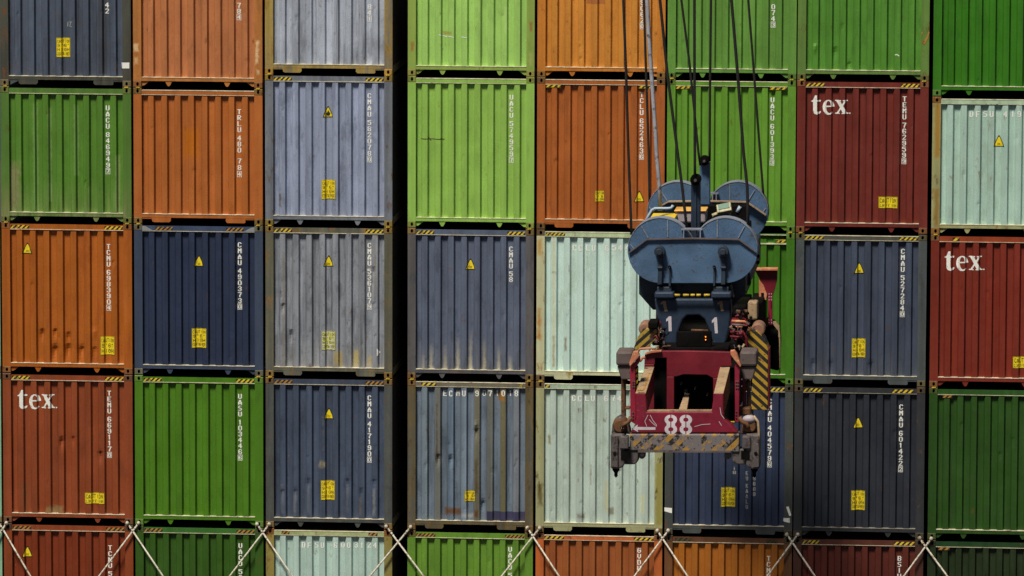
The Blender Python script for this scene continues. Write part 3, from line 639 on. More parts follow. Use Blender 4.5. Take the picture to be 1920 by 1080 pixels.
container(3, 3, 'dark slate container with a line of dents near its sill, numbered 417190, beside the gap', pa(S(58, 68, 88), dirt=.6, rust=.05, chips=.35, dirtcol=S(44, 48, 58), chipcol=S(140, 132, 110),
    patches=[patch(3, 3, 596, 864, 612, 878, S(150, 138, 105), .85, .05), patch(3, 3, 604, 780, 608, 845, S(110, 110, 108), .5, .04), patch(3, 3, 525, 905, 534, 965, S(90, 95, 102), .6, .05), patch(3, 3, 548, 915, 558, 968, S(100, 102, 106), .6, .05), patch(3, 3, 573, 905, 583, 965, S(88, 92, 98), .6, .05), patch(3, 3, 647, 905, 655, 965, S(92, 92, 96), .6, .05), patch(3, 3, 697, 915, 706, 968, S(115, 115, 118), .7, .05), patch(3, 3, 671, 930, 680, 968, S(100, 92, 82), .6, .05)]),
    frame=dict(c=S(64, 66, 64), rust=.3, chips=.6), hz=('head', .165, .52, CW-.52, CW-.165, 4, 'stripe_o'), headcol=S(52, 60, 78), castcol=S(105, 82, 45), lock=(1, 1),
    dents=[dent(3, 3, a, 904, .055, .032) for a in (578, 651, 701)]+[dent(3, 3, a, 922, .05, .028) for a in (530, 554, 677)])
vnum(3, 3, 'CMAU 4171900', 688.5, y0=741, y1=868); tri(3, 3, 616.5, 776); sticker(3, 3, 602, 901, 628, 937, HIGH)
RIB = []
for i, (cc_, st) in enumerate(((S(105, 118, 128), .7), (S(98, 98, 92), .9), (S(88, 110, 135), .4), (S(108, 122, 138), .7), (S(98, 94, 76), .9), (S(105, 105, 98), .85), (S(92, 86, 58), .9), (S(108, 110, 118), .8))):
    a_, b_ = proud_x(i); RIB.append((a_-.012, .1, b_+.012, 2.85, cc_, st, .012))
container(4, 3, 'weathered blue container with grey and brown ribs, numbered 9071018, right of the gap', pa(S(92, 103, 118), dirt=.9, rust=.12, chips=.4, dirtcol=S(62, 72, 82), streak=.8, rustcol=(.08, .045, .02),
    patches=RIB+[patch(4, 3, 798, 765, 803, 830, S(70, 48, 28), .8, .04), patch(4, 3, 816, 755, 822, 870, S(72, 45, 22), .85, .04), patch(4, 3, 888, 858, 898, 930, S(75, 60, 35), .8, .05), patch(4, 3, 832, 950, 866, 968, S(92, 62, 30), .9, .04), patch(4, 3, 888, 955, 898, 972, S(90, 55, 28), .9, .03), patch(4, 3, 864, 962, 888, 972, S(150, 150, 145), .6, .03), patch(4, 3, 934, 735, 946, 752, S(128, 86, 26), .9, .01), patch(4, 3, 912, 960, 1003, 985, S(52, 50, 78), .95, .004)]),
    frame=dict(c=S(84, 72, 44), rust=.5, chips=.5), tabs='fork', head='rail', headcol=S(100, 95, 80), hz=('head', .26, .56, CW-.28, CW-.20, 3, 'stripe_y'), castcol=S(100, 75, 38), lock=(1, 1), amp=.007, nrand=14,
    dents=[dent(4, 3, 822, 858, .05, .05), dent(4, 3, 845, 860, .05, .05), dent(4, 3, 893, 808, .05, .05), dent(4, 3, 905, 944, .05, .05), dent(4, 3, 892, 795, .04, -.03)])
hnum(4, 3, 'ECMU 9071018', 0, 0, 737.5, .06, .11, 'white', slots=[833, 845, 857.5, 869.5, 0, 894, 906.5, 917.5, 929, 941, 956, 966.5])
sticker(4, 3, 871, 920, 891, 940, [('CAUTION', 1), ('9 6', 1), ('HIGH', 1)], tear=1)
container(5, 3, 'pale mint container pocked with rust spots, fourth tier left of the hanging spreader', pa(S(158, 172, 166), dirt=.25, rust=.14, rustcol=(.13, .08, .03), dirtcol=S(120, 130, 105), chips=.3, chipcol=S(190, 185, 140),
    patches=[patch(5, 3, 1131, 898, 1143, 960, S(170, 165, 120), .7, .06), patch(5, 3, 1026, 815, 1034, 835, S(110, 100, 50), .8, .03), patch(5, 3, 1080, 960, 1098, 976, S(90, 62, 32), .7, .05), patch(5, 3, 1140, 950, 1152, 968, S(95, 80, 50), .7, .04), patch(5, 3, 1200, 925, 1210, 965, S(180, 178, 130), .7, .05), patch(5, 3, 1106, 870, 1110, 910, S(110, 80, 50), .6, .02)]),
    frame=dict(c=S(140, 140, 104), rust=.45, rustcol=(.1, .06, .015), patches=[patch(5, 3, 1006, 905, 1020, 950, S(80, 66, 30), .8, .05), patch(5, 3, 1228, 865, 1244, 990, S(128, 120, 48), .8, .04)]), tabs='fork', head='rail', headcol=S(150, 170, 150), castcol=S(96, 76, 42), lock=(1, 0), nrand=12, amp=.005,
    hz=('head', .165, .27, None, None, 1, 'stripe_y'))
hnum(5, 3, 'CCLU 674', 1075.5, 12.3, 747)
container(6, 3, 'navy container with chalk scribbles, numbered 404579, half hidden by the spreader', pa(S(38, 48, 72), dirt=.35, rust=.03, chips=.3, chipcol=S(130, 130, 135)), frame=dict(c=S(58, 62, 62), rust=.3, chips=.5), tabs='fork', hz=H4, headcol=S(42, 50, 66), castcol=S(60, 58, 44), lock=(0, 0), nrand=5)
vnum(6, 3, 'CMAU 4045796', 1439, y0=747, y1=877); sticker(6, 3, 1352, 914, 1379, 950, HIGH); tri(6, 3, 1370, 783)
vnum(6, 3, 'EU KAALU', 1400.5, y0=882, y1=955, boxed=False, w_=.04, h_=.075, mat='chalk'); vnum(6, 3, '8888', 1414, y0=893, y1=932, boxed=False, w_=.042, h_=.07, mat='chalk'); [vnum(6, 3, ch, 1377, y0=y, boxed=False, w_=.06, h_=.06, mat='chalk') for ch, y in (('1', 872), ('8', 880))]
mark(6, 3, [[(1246, 951), (1260, 952), (1260, 962), (1246, 958)]], 'tape_patch', 'softwhite'); mark(6, 3, [[(1474, 950), (1480, 967), (1484, 966), (1479, 949)], [(1469, 971), (1481, 971), (1481, 980), (1468, 977)]], 'tape_patch', 'softwhite')
container(7, 3, 'near-black navy container numbered 601422, fourth tier right of the spreader', pa(S(31, 35, 45), dirt=.25, rust=.02, chips=.12, chipcol=S(90, 90, 90)), frame=dict(c=S(38, 40, 44), rust=.2, chips=.3), hz=('head', .165, .52, CW-.62, CW-.22, 4, 'stripe_y'), castcol=S(62, 56, 42), lock=(0, 0), nrand=3)
vnum(7, 3, 'CMAU 6014222', 1685.5, y0=758, y1=886); tri(7, 3, 1609, 793); sticker(7, 3, 1596, 920, 1622, 956, HIGH)
container(8, 3, 'dark bottle green container in the right edge stack, above the lowest tier', pa(S(30, 63, 10), dirt=.25, rust=.02, chips=.05), hz=('under', .25, .43, None, None, 2, 'stripe_o'), headcol=S(32, 70, 20), castcol=S(60, 72, 32))

# lowest tier, behind the white rods
container(1, 4, 'brown-orange container with a yellow triangle behind crossed rods, bottom left corner', pa(S(104, 39, 9), dirt=.3, rust=.03, dirtcol=S(88, 42, 20)), frame=dict(c=S(120, 54, 22)), hz=('head', .165, .52, CW-.52, CW-.165, 4, 'stripe_o'), castcol=S(70, 48, 32), lock=(0, 0))
vnum(1, 4, 'TCNU 5', 202, y0=1022, boxed=False); tri(1, 4, 51, 1035)
container(2, 4, 'dark green container behind the rods, lowest tier of the second stack', pa(S(40, 74, 8), dirt=.25, rust=.02), hz=('head', .165, .52, CW-.52, CW-.165, 4, 'stripe_o'), headcol=S(45, 90, 30), castcol=S(60, 70, 34), lock=(0, 0))
vnum(2, 4, 'UACU 58', 446.5, y0=1018, boxed=False)
container(3, 4, 'pale turquoise container numbered 6003124 with rusty posts, lowest tier', pa(S(154, 176, 170), dirt=.2, rust=.06, dirtcol=S(110, 130, 110)), frame=dict(c=S(120, 108, 52), rust=.5), head='rail', headcol=S(145, 155, 110), hz=('head', .30, .46, CW-.46, CW-.28, 2, 'stripe_o'), castcol=S(115, 70, 34), lock=(0, 0))
hnum(3, 4, 'DFSU 6003124', 0, 0, 1022, .058, .108, 'softwhite', slots=[566, 577.5, 590.5, 602, 0, 626, 639, 650.5, 663, 674.5, 687, 699])
container(4, 4, 'grass green container behind two rods, lowest tier right of the dark gap', pa(S(84, 121, 36), dirt=.25, rust=.03), hz=('head', .165, .55, CW-.55, CW-.165, 5, 'stripe_o'), castcol=S(84, 72, 34), lock=(0, 0))
vnum(4, 4, 'UACU 5', 953, y0=1025, boxed=False)
container(5, 4, 'salmon red-brown container with a straight orange header, lowest tier left of the spreader legs', pa(S(128, 70, 30), dirt=.3, rust=.06, dirtcol=S(130, 62, 40)), frame=dict(c=S(160, 82, 34)), head='rail', headcol=S(170, 88, 42), hz=('head', .165, .55, CW-.55, CW-.165, 4, 'stripe_y'), castcol=S(110, 72, 44), lock=(0, 0))
vnum(5, 4, 'GVDU', 1195, y0=1027, boxed=False)
container(6, 4, 'orange container with a dark worn header, lowest tier under the spreader', pa(S(138, 80, 18), dirt=.25, rust=.05, dirtcol=S(130, 66, 22)), frame=dict(c=S(88, 58, 34), rust=.4), headcol=S(80, 48, 28), hz=('head', .2, .5, CW-.5, CW-.3, 3, 'ink'), castcol=S(70, 55, 38), lock=(0, 0))
vnum(6, 4, 'TCNU', 1439, y0=1042, boxed=False)
container(7, 4, 'dark red container with a striped maroon header, lowest tier, second stack from the right', pa(S(80, 31, 22), dirt=.3, rust=.03, dirtcol=S(80, 34, 26)), frame=dict(c=S(60, 34, 26)), hz=('head', .165, .50, CW-.56, CW-.165, 4, 'stripe_y'), headcol=S(78, 38, 28), castcol=S(64, 50, 38), lock=(0, 0))
vnum(7, 4, 'BSIU', 1684.5, y0=1042, boxed=False)
container(8, 4, 'very dark green container in the bottom right corner behind a rod', pa(S(24, 37, 12), dirt=.2, rust=.02), hz=('under', .2, .42, None, None, 2, 'stripe_o'), headcol=S(20, 52, 20), castcol=S(48, 50, 30), lock=(0, 0))
for r_, lb in ((2, 'pale mint container, a sliver at the left edge beside the burnt orange one'), (3, 'pale mint container, a sliver at the left edge beside the red-brown lettered one'),
               (4, 'pale mint container at the bottom left edge, beside the brown-orange one')):
    container(0, r_, lb, pa(S(120, 160, 135), rust=.1), lock=(0, 0))
# ---------------------------------------------------------------- deck under the stacks
bm = bmesh.new(); box(bm, -60, 60, -8, 60, -3.4, -2.95)
tag(link('deck', done(bm, 'deck'), None, [M['deck']]), kind='structure')
bm = bmesh.new(); n_ = 8
vs = [bm.verts.new((-900+1800*i/n_, -900+1800*j/n_, -9)) for j in range(n_+1) for i in range(n_+1)]
for j in range(n_):
    for i in range(n_): bm.faces.new([vs[j*(n_+1)+i], vs[j*(n_+1)+i+1], vs[(j+1)*(n_+1)+i+1], vs[(j+1)*(n_+1)+i]])
tag(link('water', done(bm, 'water'), None, [plain('dark_water', (.006, .008, .01), .15, .1)]), kind='structure')

# ---------------------------------------------------------------- lashing rods: two crossing at every gap between stacks
def rod(a, b, label):
    """a: hook pixel on a corner casting, b: pixel on the way down"""
    A = at(a[0], a[1], -.03); B = at(b[0], b[1], -.13); d = (B-A)
    B = A+d*((-2.82-A.z)/d.z)
    root = bpy.data.objects.new('lashing_rod', None); col.objects.link(root); root.location = B; root.empty_display_size = .3
    tag(root, label, 'lashing rod', 'crossed lashing rods on the lowest tier')
    a_, z = A-B, Vector((0, 0, 0)); n = a_.normalized()
    bm = bmesh.new(); tube(bm, [z+n*.75, a_-n*.04], .0175, 8); link('bar', done(bm, 'bar'), root, [M['galv']])
    bm = bmesh.new(); bmesh.ops.create_icosphere(bm, subdivisions=2, radius=.038, matrix=Matrix.Translation(a_+Vector((0, -.01, 0))) @ Matrix.Scale(1.15, 4, (0, 0, 1)))
    tube(bm, [a_, a_+Vector((0, .06, 0))], .02, 8)
    for k in (.10, .16): tube(bm, [a_-n*k, a_-n*(k+.03)], .022, 8)
    for f in bm.faces: f.smooth = True
    link('hook', done(bm, 'hook'), root, [M['galv']])
    bm = bmesh.new(); tube(bm, [z+n*.05, z+n*.8], .034, 8); tube(bm, [z-n*.04, z+n*.08], .045, 8); link('turnbuckle', done(bm, 'turnbuckle'), root, [M['galv']])
RODS = [  # right-hand casting of a stack going down to the right; left-hand casting going down to the left
 ((-3, 978), (57, 1080), 'rod coming from beyond the left edge over the brown-orange container'),
 ((12, 981), (-52, 1080), 'rod hooked on the leftmost corner casting and leaving the picture at once'),
 ((239, 981), (305.5, 1080), 'rod from the first stack down to the right over the dark green container'),
 ((260, 981), (186, 1080), 'rod from the second stack down to the left over the brown-orange container'),
 ((482, 983), (548, 1080), 'rod from the second stack down to the right over the turquoise container'),
 ((505, 983), (431, 1080), 'rod from the third stack down to the left over the dark green container'),
 ((724.5, 987), (794, 1080), 'rod from the third stack across the dark gap down to the right'),
 ((770, 988), (694, 1080), 'rod from the fourth stack across the dark gap down to the left'),
 ((989, 990), (1048, 1080), 'rod from the fourth stack down to the right over the salmon container'),
 ((1012, 990), (941, 1080), 'rod from the fifth stack down to the left over the grass green container'),
 ((1232.5, 995), (1289, 1080), 'rod from the fifth stack down to the right over the orange container'),
 ((1253, 995), (1190, 1080), 'rod from the sixth stack down to the left over the salmon container'),
 ((1475.5, 1002), (1528, 1080), 'rod from the sixth stack down to the right over the dark red container'),
 ((1496, 1002), (1439, 1080), 'rod from the seventh stack down to the left over the orange container'),
 ((1724, 1009), (1776, 1080), 'rod from the seventh stack down to the right over the very dark green container'),
 ((1746, 1010), (1695, 1080), 'rod from the rightmost stack down to the left over the dark red container')]
for q in RODS: rod(*q)

# ---------------------------------------------------------------- crane gear: materials
def metal(name, c, worn, amt, rough=.5, grain=.18, scr=.3, scrc=(.45, .38, .4)):
    g = G(name); m1 = g.mapping(); n1 = g.noise(m1, 2.5, 5); n2 = g.noise(g.mapping((4, 2, 9)), 9, 8, .7); n3 = g.noise(m1, 60, 2, .7); n4 = g.noise(g.mapping((1, 7, 3), (1, 1, 3.), (0, .7, 0)), 14, 6, .75)
    k = g.mix(g.ramp(n1, .3, .7), tuple(x*.78 for x in c), tuple(min(.8, x*1.25+.004) for x in c))
    k = g.mix(g.ramp(n2, .64-.22*amt, .70-.16*amt), k, worn)
    k = g.mix(g.ramp(n4, .68-.05*scr, .70-.05*scr, 0, min(1, scr*1.6)), k, scrc)
    h = g.t.nodes.new('ShaderNodeHueSaturation'); g.link(k, h.inputs['Color']); g.link(g.ramp(n3, .25, .75, 1-grain, 1+grain), h.inputs['Value'])
    g.link(h.outputs[0], g.b.inputs['Base Color']); g.link(g.ramp(n2, .3, .7, rough-.1, rough+.15), g.b.inputs['Roughness'])
    g.b.inputs['Specular IOR Level'].default_value = .4 if max(c) > .015 else .03; g.bump(n2, .4, .008); return g.m
K = dict(
    blue=metal('steel_blue_paint', (.062, .118, .215), (.055, .06, .07), .3, .5, .3, .12, (.25, .27, .3)),
    navy=metal('dark_navy_paint', (.022, .034, .056), (.02, .016, .012), .3, .5, .25, .1),
    leg=metal('mid_blue_paint', (.017, .032, .062), (.02, .025, .03), .25, .45, .25, .15),
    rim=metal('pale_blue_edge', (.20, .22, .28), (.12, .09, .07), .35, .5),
    dark=metal('greasy_dark_steel', (.004, .0035, .0035), (.016, .009, .006), .2, .75, .3, .1),
    maroon=metal('maroon_paint', (.145, .005, .015), (.05, .008, .014), .25, .5, .2, .28, (.38, .27, .3)),
    maroon_worn=metal('scratched_maroon_paint', (.185, .006, .024), (.06, .012, .02), .3, .5, .2, .75, (.42, .32, .36)),
    crimson=metal('crimson_paint', (.23, .008, .03), (.1, .01, .02), .2, .5),
    orange=metal('faded_orange_and_highlight', (.50, .17, .085), (.55, .4, .22), .5, .6),
    shoulder=metal('pink_tan_shoulder', (.26, .13, .085), (.1, .05, .03), .35, .6),
    tan=metal('tan_steel_and_lit_tops', (.34, .235, .135), (.22, .12, .09), .45, .6, .2, .45, (.50, .17, .05)),  # also colours the lit top faces of end beam and arms
    rust=metal('rusty_brown_steel', (.12, .05, .018), (.05, .02, .012), .5, .65, .3, .5, (.36, .2, .08)),
    greybrown=metal('grey_brown_paint', (.11, .082, .078), (.05, .03, .025), .25, .6),
    bumper=metal('scraped_grey_steel', (.095, .078, .078), (.03, .018, .018), .6, .55, .3, .8, (.36, .32, .34)),
    yellow=plain('yellow_deck_plate', (.75, .52, .03), .5, .12), box=plain('pale_grey_box', (.36, .31, .35), .6, .15), lid=plain('orange_lid', (.78, .42, .10), .5, .15),
    lampbody=plain('lamp_housing', (.42, .38, .22), .5, .2, worn=(.2, .17, .1), wornamt=.4), glass=plain('lamp_glass', (.16, .27, .21), .7, .1),
    pipe=plain('pale_blue_pipe', (.36, .45, .55), .45, .1), rope=plain('black_wire_rope', (.012, .010, .010), .55, .3), cable=metal('pale_cable_sleeve', (.33, .33, .38), (.10, .09, .11), .35, .6, .2, .5, (.05, .04, .05)),
)
def stripemat(name, ang, freq, yel, wear, wearc=(.17, .145, .15)):
    g = G(name); g_m = g.mapping((0, 0, 0), (1, 1, 1), (0, ang, 0)); sep = g.t.nodes.new('ShaderNodeSeparateXYZ'); g.link(g_m, sep.inputs[0])
    fr = g.math('FRACT', g.math('ADD', g.math('MULTIPLY', sep.outputs[0], freq), 50.))
    s_ = g.ramp(fr, .49, .51); k = g.mix(s_, (.014, .012, .012), yel)
    n = g.noise(g.mapping((5, 2, 1)), 8, 8, .72); n2 = g.noise(g.mapping((9, 2, 1)), 18, 6, .7)
    k = g.mix(g.ramp(n, .66-.26*wear, .68-.25*wear), k, wearc); k = g.mix(g.ramp(n2, .60, .62, 0, wear), k, (.03, .022, .022))
    g.link(k, g.b.inputs['Base Color']); g.b.inputs['Roughness'].default_value = .55; g.bump(n, .4, .006); return g.m
K['stripe'] = stripemat('painted_hazard_stripes', math.radians(48), 8.8, (.42, .25, .02), .25, (.07, .04, .03))
K['stripe2'] = stripemat('painted_hazard_stripes_mirrored', math.radians(-48), 8.8, (.36, .24, .03), .35, (.06, .035, .03))
K['stripe3'] = stripemat('scraped_hazard_stripes', math.radians(-45), 6.0, (.36, .19, .03), .72, (.16, .14, .145))

class Thing:
    def __init__(s, name, label, cat, base, group=None):
        s.o = bpy.data.objects.new(name, None); col.objects.link(s.o); s.o.location = base; s.o.empty_display_size = .5; s.base = Vector(base); tag(s.o, label, cat, group)
    def part(s, name, bm, mats, parent=None, bevel=0., smooth=False):
        for v in bm.verts: v.co -= s.base
        if smooth:
            for f in bm.faces: f.smooth = True
        mats = mats if isinstance(mats, list) else [mats]
        o = link(name, done(bm, name, len(mats)), parent or s.o, mats)
        if bevel:
            b = o.modifiers.new('bevel', 'BEVEL'); b.width = bevel; b.segments = 2; b.limit_method = 'ANGLE'
        return o
    def slab(s, name, pts, Y0, th, mat, parent=None, bevel=.012):
        bm = bmesh.new(); q = [at(x, y, Y0) for x, y in pts]; prism(bm, [(v.x, v.z) for v in q], Y0, Y0+th)
        return s.part(name, bm, K.get(mat, mat) if isinstance(mat, str) else mat, parent, bevel)
    def bar(s, name, pts, Y, r, mat, parent=None, n=8):
        bm = bmesh.new(); tube(bm, [at(x, y, Y if not isinstance(Y, (list, tuple)) else Y[i]) for i, (x, y) in enumerate(pts)], r, n)
        return s.part(name, bm, K[mat] if isinstance(mat, str) else mat, parent)
def circ(cx, cy, r, a0=0, a1=360, n=28):
    return [(cx+r*math.cos(math.radians(a0+(a1-a0)*i/n)), cy-r*math.sin(math.radians(a0+(a1-a0)*i/n))) for i in range(n+(0 if a1-a0 == 360 else 1))]
def rect(x0, y0, x1, y1): return [(x0, y1), (x1, y1), (x1, y0), (x0, y0)]
def roller(T, name, px, py, Y, rp, th, parent=None):
    p = at(px, py, Y); r = rp/112.; bm = bmesh.new()
    tube(bm, [p, p+Vector((0, th, 0))], r, 20); tube(bm, [p+Vector((0, -.04, 0)), p], r*.62, 16); tube(bm, [p+Vector((0, -.07, 0)), p+Vector((0, -.04, 0))], r*.28, 10, 1)
    return T.part(name, bm, [K['dark'], K['bumper']], parent)

# ---------------------------------------------------------------- headblock
YF, YB = -10.9, -5.1
hb = Thing('crane_headblock', 'big blue headblock with four rounded sheave guards, hanging from ropes above the spreader', 'crane headblock', at(1298, 590, -8))
def guard(YY, cl, cr, cy, r, shelf, name):
    """one pair of round sheave guards with the plate that carries them"""
    th = .34
    for c_ in (cl, cr):
        g = hb.slab('sheave_guard', circ(c_, cy, r), YY+.04, th, 'blue', bevel=0)
        bm = bmesh.new(); p = at(c_, cy, YY); R = r/ (FPX/((YY-CAM.y)*1.012))
        n = 40
        for k in range(n):
            a0, a1 = math.radians(-8+196*k/n), math.radians(-8+196*(k+1)/n)
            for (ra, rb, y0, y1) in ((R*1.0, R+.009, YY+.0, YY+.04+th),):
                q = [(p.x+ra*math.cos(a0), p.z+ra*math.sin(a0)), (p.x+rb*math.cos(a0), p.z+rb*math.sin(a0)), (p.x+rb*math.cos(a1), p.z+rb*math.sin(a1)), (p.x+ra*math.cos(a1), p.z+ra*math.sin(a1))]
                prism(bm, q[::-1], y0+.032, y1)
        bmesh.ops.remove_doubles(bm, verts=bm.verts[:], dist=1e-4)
        hb.part('guard_lit_rim', bm, K['rim'], g)  # pale upper arc: light on the guard's top edge put into the colour
        hb_sheave = bmesh.new(); q = at(c_, cy, YY+th+.06); tube(hb_sheave, [q+Vector((0, .0, 0)), q+Vector((0, .12, 0))], R*.9, 28)
        hb.part('sheave', hb_sheave, K['dark'])
    return
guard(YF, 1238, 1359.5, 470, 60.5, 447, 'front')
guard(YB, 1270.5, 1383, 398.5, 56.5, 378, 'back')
# carrier plate: lower half of the stadium outline in front of the guards
fp = circ(1238, 470, 61, 168, 270, 12)+circ(1359.5, 470, 61, 270, 372, 12)+[(1417, 472), (1384, 449), (1300, 446.5), (1213, 449), (1179, 473)]
hb.slab('carrier_plate', [(x, y) for x, y in fp], YF-.05, .07, 'blue')
fpb = circ(1270.5, 398.5, 57, 168, 270, 12)+circ(1383, 398.5, 57, 270, 372, 12)+[(1435, 403), (1400, 379), (1327, 378), (1253, 379), (1217, 401)]
hb.slab('carrier_plate', fpb, YB-.05, .07, 'blue')
def shelf(pts, YY, d=.05, t=2.2, mat='rust'):
    for a, b in zip(pts, pts[1:]):
        hb.slab('shelf_flange', [(a[0], a[1]+t), (b[0], b[1]+t), (b[0], b[1]), (a[0], a[1])], YY-.05-d, d, mat, bevel=0)
shelf([(1179, 473), (1213, 448), (1300, 446), (1385, 448), (1418, 472)], YF, .05, 2.4, 'greybrown')
shelf([(1217, 399), (1253, 377.5)], YB, .14, 2, 'tan'); shelf([(1253, 377.5), (1327, 376.5), (1400, 378.5)], YB, .15, 2, 'tan'); shelf([(1400, 378.5), (1436, 403)], YB, .14, 2, 'tan')
for (x0, y0, x1, y1, YY) in ((1203, 424, 1215, 446, YF), (1182, 458, 1190, 469, YF), (1252, 412, 1252, 445, YF), (1345, 412, 1345, 445, YF), (1396, 424, 1384, 446, YF), (1238, 357, 1251, 377, YB), (1217, 388, 1222, 395, YB), (1368.5, 346, 1368.5, 377, YB), (1415, 356, 1403, 376, YB), (1436, 390, 1428, 401, YB)):
    dx, dy = x1-x0, y1-y0; L = math.hypot(dx, dy); nx, ny = -dy/L*.9, dx/L*.9
    hb.slab('stiffener', [(x0-nx, y0-ny), (x1-nx, y1-ny), (x1+nx, y1+ny), (x0+nx, y0+ny)], YY+.025, .02, 'rim', bevel=0)
for (x0, x1, yy, YY) in ((1277, 1317, 429.5, YF-.05), (1331, 1347, 362, YB-.05)):
    hb.slab('rope_keeper', rect(x0, yy, x1, yy+2.2), YY, .2, 'rim', bevel=0)
    for xx in (x0+4, x1-5): hb.slab('rope_keeper', rect(xx, yy+2.2, xx+1.8, yy+17), YY, .03, 'rim', bevel=0)
for px in (1237.5, 1356.5):      # axle caps with the strut under each
    p = at(px, 470, YF-.05); bm = bmesh.new(); tube(bm, [p+Vector((0, -.16, 0)), p], .092, 20); tube(bm, [p+Vector((0, -.20, 0)), p+Vector((0, -.16, 0))], .055, 14)
    hb.part('axle_cap', bm, K['navy'], bevel=.01)
    hb.slab('strut', [(px-5, 534), (px+3.5, 534), (px+4.5, 482), (px-3, 482)], YF-.13, .08, 'navy')
    hb.slab('strut_collar', rect(px-6, 500, px+5, 504), YF-.16, .1, 'navy')
for px in (1255.5, 1339): hb.slab('stop_pin', rect(px-1.6, 500, px+1.6, 536), YF-.09, .04, 'navy', bevel=0); roller(hb, 'pin_head', px, 501, YF-.1, 3, .04)
# body between the two plates
hb.slab('side_beam', [(1198, 500), (1198, 551), (1224, 581), (1240, 581), (1240, 500)], YF+.4, 5.0, 'navy')
hb.slab('side_beam', [(1360, 500), (1360, 575), (1372, 575), (1398, 551), (1398, 500)], YF+.4, 5.0, 'navy')
hb.slab('cross_beam', rect(1232, 530, 1366, 562), YF+.35, .5, 'navy'); hb.slab('cross_beam', rect(1240, 512, 1360, 560), YB-.6, .5, 'navy')
hb.slab('lower_frame', [(1230, 566), (1230, 600), (1368, 600), (1368, 566)], YF+.9, .4, 'dark')
for px, yb in ((1304, 430), ): hb.slab('rope_post', rect(1295.5, 340, 1312.5, 470), -9.6, .26, 'leg'); roller(hb, 'rope_pulley', 1304, 337.5, -9.72, 10.5, .2)
hb.slab('rope_post', rect(1311.5, 305, 1330.5, 430), -6.6, .28, 'blue'); roller(hb, 'rope_pulley', 1320.5, 301.5, -6.72, 9.5, .2)
hb.slab('post_ridge', rect(1303, 345, 1305.5, 470), -9.63, .028, 'navy', bevel=0)
hb.slab('post_stay', [(1330, 380), (1338, 412), (1341, 412), (1332, 378)], -6.5, .05, 'rim', bevel=0)
# gear on the deck between the plates
hb.slab('deck_frame', rect(1215, 432, 1400, 450), -9.2, 1.6, 'dark'); hb.slab('deck_frame', rect(1262, 386, 1400, 440), -6.9, .3, 'dark')
hb.slab('walk_plate', rect(1219, 409, 1265, 414), -9.35, .8, 'yellow', bevel=0)
bx = hb.slab('equipment_box', rect(1265, 397, 1323, 418), -8.7, .55, 'box', bevel=.03)
hb.slab('equipment_box_lid', rect(1264, 394.5, 1324, 396.8), -8.73, .6, 'lid', bx, bevel=.01)
hb.bar('guard_rail', [(1210, 416), (1216, 405), (1223, 393.5), (1228, 391), (1253, 391), (1259, 390), (1262, 385)], -9.5, .026, 'pipe')
hb.bar('guard_rail', [(1382, 398), (1388, 387)], -6.9, .032, 'pipe')
bm = bmesh.new(); cpt = at(1358, 391, -7.6); Rm = Matrix.Rotation(math.radians(-12), 4, 'Y') @ Matrix.Rotation(math.radians(-35), 4, 'X')
bmesh.ops.create_cube(bm, size=1, matrix=Matrix.Translation(cpt) @ Rm @ Matrix.Diagonal((.26, .09, .17, 1)))
lb = hb.part('floodlight_housing', bm, K['lampbody'], bevel=.015)
bm = bmesh.new(); bmesh.ops.create_cube(bm, size=1, matrix=Matrix.Translation(cpt) @ Rm @ Matrix.Translation((0, -.05, 0.02)) @ Matrix.Diagonal((.20, .012, .10, 1))); hb.part('floodlight_glass', bm, K['glass'], lb)
bm = bmesh.new(); tube(bm, [cpt+Vector((-.10, .03, -.08)), cpt+Vector((-.2, .03, -.12)), cpt+Vector((-.19, .05, -.2))], .03, 8); tube(bm, [cpt+Vector((.1, .05, -.05)), cpt+Vector((.08, .05, -.2))], .018, 8); hb.part('floodlight_bracket', bm, K['lampbody'], lb)
# lower yoke with two legs
yoke = [(1227, 560), (1231, 590), (1237, 618), (1247, 645), (1254, 657), (1270, 657), (1269, 640), (1273, 618), (1280, 600), (1288, 592), (1311, 591), (1321, 599), (1330, 620), (1336, 640), (1337, 657), (1352, 657), (1361, 640), (1368, 612), (1370, 590), (1371, 560)]
hb.slab('yoke', yoke, YF+.0, .45, 'leg', bevel=.03)
for x0, x1 in ((1227, 1264), (1333, 1371)): hb.slab('lock_housing', rect(x0, 547.5, x1, 560), YF-.16, .4, 'leg', bevel=.03); hb.slab('lock_housing_neck', rect(x0+5, 538, x1-5, 547), YF-.06, .3, 'navy', bevel=.01)
bm = bmesh.new(); a = at(1264, 553.5, YF-.12); b = at(1333, 553.5, YF-.12); n = 9
hb.part('rung', (lambda b_: (tube(b_, [a, b], .021, 10), b_)[1])(bmesh.new()), K['dark'])
for x0, x1 in ((1265, 1275), (1281, 1292), (1295, 1303), (1306, 1314), (1320, 1331)): hb.bar('yellow_band', [(x0, 553.5), (x1, 553.5)], YF-.12, .0235, M['lock'])
